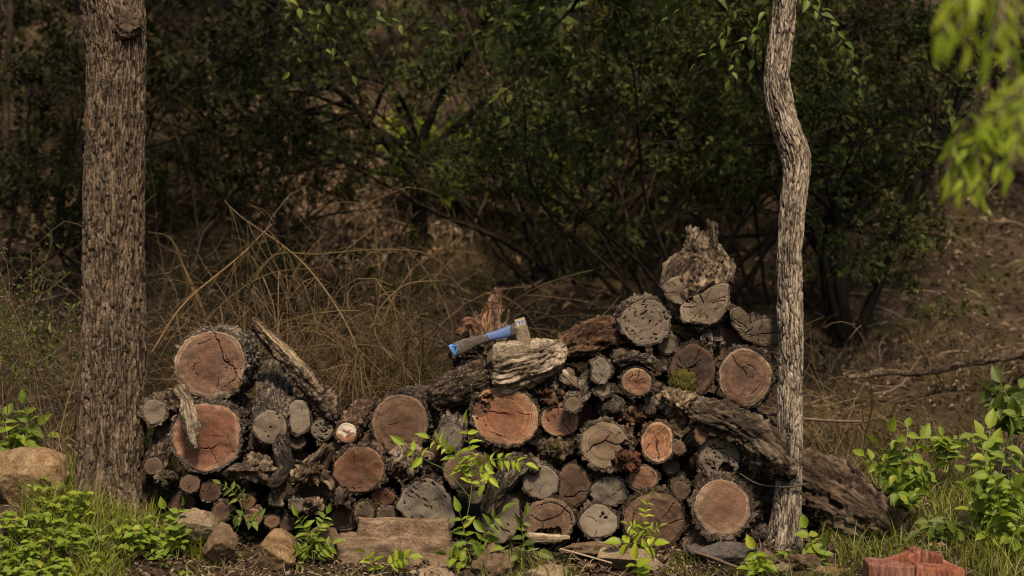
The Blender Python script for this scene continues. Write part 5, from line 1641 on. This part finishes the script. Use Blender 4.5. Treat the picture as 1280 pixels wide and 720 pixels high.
woody('shrub', "low ferny green shrub in the dip right behind the axe".replace("right ", ""), 'shrub', at(680, 2.2), 2.2,
      [(rgs.normal(0, .12), rgs.normal(0, .1), (a, rgs.normal(-.1, .2), 1), rgs.uniform(.35, .7), .005) for a in np.linspace(-.8, .8, 9)],
      mat='bark_background', leaf='leaf_olive', nb=6, blen=.2, sub=3, per=8, lsize=.04, lw=.25, seed=317, tmin=.2)

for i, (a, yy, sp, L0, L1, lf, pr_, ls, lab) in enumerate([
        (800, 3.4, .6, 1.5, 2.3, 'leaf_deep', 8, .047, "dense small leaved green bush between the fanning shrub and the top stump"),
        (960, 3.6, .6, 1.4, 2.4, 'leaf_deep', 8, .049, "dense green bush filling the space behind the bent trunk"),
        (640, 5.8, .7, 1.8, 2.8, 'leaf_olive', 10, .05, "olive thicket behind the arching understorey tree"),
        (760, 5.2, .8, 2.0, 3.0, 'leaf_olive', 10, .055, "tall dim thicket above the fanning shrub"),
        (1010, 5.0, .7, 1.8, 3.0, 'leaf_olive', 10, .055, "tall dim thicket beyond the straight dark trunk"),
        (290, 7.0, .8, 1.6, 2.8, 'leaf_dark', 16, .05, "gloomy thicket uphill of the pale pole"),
        (450, 7.8, .8, 1.8, 2.6, 'leaf_dark', 16, .055, "gloomy thicket above the sun-painted litter bank"),
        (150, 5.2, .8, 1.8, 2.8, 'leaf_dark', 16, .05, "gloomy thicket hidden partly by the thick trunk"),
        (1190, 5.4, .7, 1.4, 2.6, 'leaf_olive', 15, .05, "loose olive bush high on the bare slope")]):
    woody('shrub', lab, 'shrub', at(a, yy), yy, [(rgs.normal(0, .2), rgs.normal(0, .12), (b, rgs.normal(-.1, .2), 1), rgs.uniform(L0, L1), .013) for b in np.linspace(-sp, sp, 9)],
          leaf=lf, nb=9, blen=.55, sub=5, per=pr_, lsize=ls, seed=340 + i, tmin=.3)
woody('shrub', "yellow green sapling with sunlight painted into its leaf colour, near the top of the view", 'shrub', at(705, 5.9), 5.9,  # stands in shade; its glow is put into the lime leaf colour
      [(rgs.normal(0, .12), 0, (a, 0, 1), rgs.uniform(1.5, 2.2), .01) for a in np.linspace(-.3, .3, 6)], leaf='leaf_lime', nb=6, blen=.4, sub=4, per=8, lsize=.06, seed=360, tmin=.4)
# lime leaf colour stands in for sunlight far behind, seen through the gap
woody('shrub', "yellow green shrub with sunlight painted into its leaves, glimpsed through the stems, far up the slope", 'shrub', at(612, 5.0), 5.0,
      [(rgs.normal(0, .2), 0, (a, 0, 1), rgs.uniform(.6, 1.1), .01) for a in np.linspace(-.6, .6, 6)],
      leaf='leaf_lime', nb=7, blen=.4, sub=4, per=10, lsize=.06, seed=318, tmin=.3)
# taller woodland; crowns above the view are added to shade the slope
kinds = [(-4.6, 5.6, 4.6, "leaf_dark"), (-3.0, 6.4, 5.0, "leaf_olive"), (-1.5, 8.2, 5.2, "leaf_dark"), (.2, 7.8, 5.0, "leaf_deep"), (1.6, 6.6, 5.2, "leaf_dark"), (3.1, 5.8, 4.8, "leaf_deep"), (4.8, 6.4, 5.0, "leaf_olive"), (-2.3, 9.0, 5.6, "leaf_dark"), (2.4, 9.2, 5.6, "leaf_deep"), (.4, 9.4, 5.8, "leaf_olive"), (-5.4, 8.6, 5.4, "leaf_deep"), (5.6, 9.0, 5.4, "leaf_dark")]
labs = ["gloomy woodland tree on the slope behind the crooked dark tree", "olive crowned tree uphill of the pale pole", "dark tree uphill behind the dry shrub", "deep green tree uphill of the arching understorey tree", "dark tree uphill of the fanning shrub", "deep green tree uphill of the straight dark trunk", "olive tree uphill behind the hanging willow spray", "dim tree high on the slope over the dry shrub", "dim green tree high on the slope over the bent trunk", "pale olive tree high on the slope over the axe", "deep green tree highest on the slope past the thick trunk", "dim tree highest on the slope past the leafy shrub"]
for i, ((x, y, L, lf), lab) in enumerate(zip(kinds, labs)):
    rk_ = np.random.default_rng(400 + i)
    st_ = [(0, 0, (rk_.normal(0, .08), -.05, 1), L * .75, .06)] + [(rk_.normal(0, .1), rk_.normal(0, .1), (rk_.uniform(-.7, .7), rk_.uniform(-.7, .3), 1), L * rk_.uniform(.55, .8), .035) for _ in range(3)]
    woody('tree', lab, 'tree', x, y, st_, leaf=lf, nb=10, blen=1.1, sub=6, per=12, lsize=.1, lw=.5, seed=420 + i, tmin=.25, curl=.15, jitter=.08, group="woodland trees on the slope")


def bank_mask(x, y):  # outline of the sunlit patch painted by brighter litter
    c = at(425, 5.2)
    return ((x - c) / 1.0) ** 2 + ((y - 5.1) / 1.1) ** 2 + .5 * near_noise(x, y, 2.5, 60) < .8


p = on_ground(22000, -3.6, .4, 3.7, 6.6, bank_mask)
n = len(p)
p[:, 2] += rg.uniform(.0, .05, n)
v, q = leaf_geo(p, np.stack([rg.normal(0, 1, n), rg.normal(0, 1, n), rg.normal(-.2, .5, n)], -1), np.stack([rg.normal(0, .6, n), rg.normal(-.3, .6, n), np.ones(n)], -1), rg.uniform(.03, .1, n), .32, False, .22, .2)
tag(mesh('leaf_litter', v, [q], 'sun_painted_litter', None, smooth=False), "dry leaves banked under the arching tree, coloured paler as painted sunlight", 'leaf litter', None, 'stuff')
p = on_ground(900, -3.6, .4, 3.7, 6.2, bank_mask)
items = []
for a in p:
    q = walk(rg, a, (rg.normal(0, .3), rg.normal(-.2, .3), 1), rg.uniform(.1, .45), 5, .1, -.05)
    items.append((q, np.linspace(.004, .0015, 6)))
v, q = tubes(items, 4)
tag(mesh('dry_stalk_litter', v, [q], 'sun_painted_litter', None), "thin pale dead stalks standing in the litter bank", 'dry stalks', None, 'stuff')

# ------------------------------------------------------------------ leafy sprays hanging into view from the two framing trees
def hang(parent, o, paths, leafm, ll, wr, n, seed, mat='twig_pale', r=.003, droop=.5, pair=False, name='foliage'):
    rgh = np.random.default_rng(seed)
    items, parts = [], []
    for pth in paths:
        q = np.array([P(*t) for t in pth]) - o
        items.append((catmull(q, 18), np.linspace(r, r * .4, 18)))
        parts.append(sprig(rgh, q, n, ll, wr, .25, pair, 50, droop))
    v, q = tubes(items, 5)
    mesh('twig', v, [q], mat, parent)
    v, q = join(parts)
    mesh(name, v, [q], leafm, parent)


hang(bt_, bo, [[(990, -80, .1), (960, 10, .15), (945, 60, .2), (938, 90, .2)], [(985, -60, .1), (930, -10, .2), (900, 50, .25), (870, 80, .3)], [(975, -80, .1), (955, 20, .1), (925, 60, .1), (912, 100, .1)], [(985, -70, .0), (1010, 0, -.05), (1040, 30, -.1), (1060, 60, -.1)], [(970, -60, .2), (880, -10, .3), (840, 20, .35), (800, 40, .4)], [(985, -60, .3), (1020, 0, .4), (1060, 70, .5), (1075, 110, .5)]], 'leaf_mid', .052, .5, 16, 501, 'bark_background', .004)
hang(tt_, to, [[(200, -120, .2), (330, -30, .3), (370, 10, .3), (400, 50, .3), (418, 80, .3)], [(200, -120, .2), (340, -20, .25), (365, 30, .25), (372, 75, .25), (362, 90, .25)], [(250, -100, .2), (380, -10, .3), (430, 10, .3), (470, 22, .3)], [(250, -100, .2), (420, -20, .35), (500, 30, .4), (550, 40, .4)], [(250, -100, .2), (340, -10, .2), (390, 20, .2), (420, 62, .2), (440, 95, .2)]], 'leaf_mid', .045, .5, 12, 502, 'bark_background', .003)

# willow-like tree standing outside the frame, its hanging sprays reaching in close to the camera
wy = -3.5
wo = np.array([2.15, wy + .25, T1(2.15, wy + .25) - .1])
wt = thing('willow_tree', "narrow leaved tree whose sunlit sprays hang close in the upper corner", 'tree', wo)
limb_mesh('trunk', [[2.15, wy + .25, -.1, .1], [2.17, wy + .2, .8, .085], [2.12, wy + .15, 1.8, .075], [2.2, wy + .1, 2.8, .06], [2.15, wy, 3.8, .04]], 'trunk_thick', wt, wo, amp=.009, f=55, zs=.3, style='ridge', irr=.06, res=.012)
limb_mesh('limb', [[2.13, wy + .15, 1.9, .04], [1.75, wy + .1, 2.35, .025], [1.4, wy, 2.45, .016], [1.1, wy, 2.3, .008]], 'trunk_thick', wt, wo, amp=.004, style='ridge', f=80, res=.012)
kx = (D + wy) / D * S
pths = [[(1235, -160, wy), (1242, 20, wy + .1), (1236, 110, wy + .25), (1218, 180, wy + .3)], [(1240, -150, wy), (1256, 30, wy), (1262, 100, wy), (1272, 165, wy + .1)], [(1225, 130, wy + .25), (1208, 185, wy + .3), (1202, 235, wy + .3)], [(1222, 150, wy + .25), (1222, 195, wy + .28), (1228, 240, wy + .3)], [(1228, 140, wy + .25), (1238, 180, wy + .3), (1250, 215, wy + .3)], [(1245, -20, wy), (1270, 100, wy), (1290, 160, wy), (1300, 200, wy)], [(1290, 60, wy), (1285, 130, wy), (1270, 180, wy), (1262, 210, wy)]]
pths += [[(1225, 120, wy + .25), (1200, 165, wy + .3), (1188, 195, wy + .3), (1184, 222, wy + .3)], [(1232, 140, wy + .25), (1215, 190, wy + .3), (1214, 225, wy + .3)]]
hang(wt, wo, pths, 'leaf_lime', .058, .24, 9, 503, 'twig_pale', .0022, .55)
pths = [[(1260, -120, wy - .5), (1240, -30, wy - .5), (1215, 0, wy - .5), (1196, 40, wy - .5)], [(1260, -120, wy - .5), (1262, -20, wy - .5), (1246, 30, wy - .5), (1238, 62, wy - .5)], [(1290, -120, wy - .5), (1275, -20, wy - .5), (1270, 20, wy - .5), (1285, 60, wy - .5)], [(1300, 60, wy - .5), (1280, 110, wy - .5), (1258, 125, wy - .5), (1242, 145, wy - .5)], [(1300, 80, wy - .5), (1290, 120, wy - .5), (1276, 140, wy - .5), (1270, 160, wy - .5)]]
pths += [[(1240, -60, wy - .5), (1208, -12, wy - .5), (1188, 15, wy - .5), (1180, 40, wy - .5)], [(1260, -60, wy - .5), (1228, -5, wy - .5), (1212, 25, wy - .5), (1208, 55, wy - .5)]]
hang(wt, wo, pths, 'leaf_lime', .058, .28, 8, 504, 'twig_pale', .0025, .4)
crown_on(wt, wo, [(np.array([2.2, wy + .1, 2.8]), (.5, .3, .8), 1.4, .03), (np.array([2.15, wy, 3.8]), (-.3, 0, 1), 1.2, .03), (np.array([2.2, wy + .1, 2.6]), (.6, -.6, .6), 1.3, .03)], 33, 'leaf_lime', 2200, .07, 'bark_background')
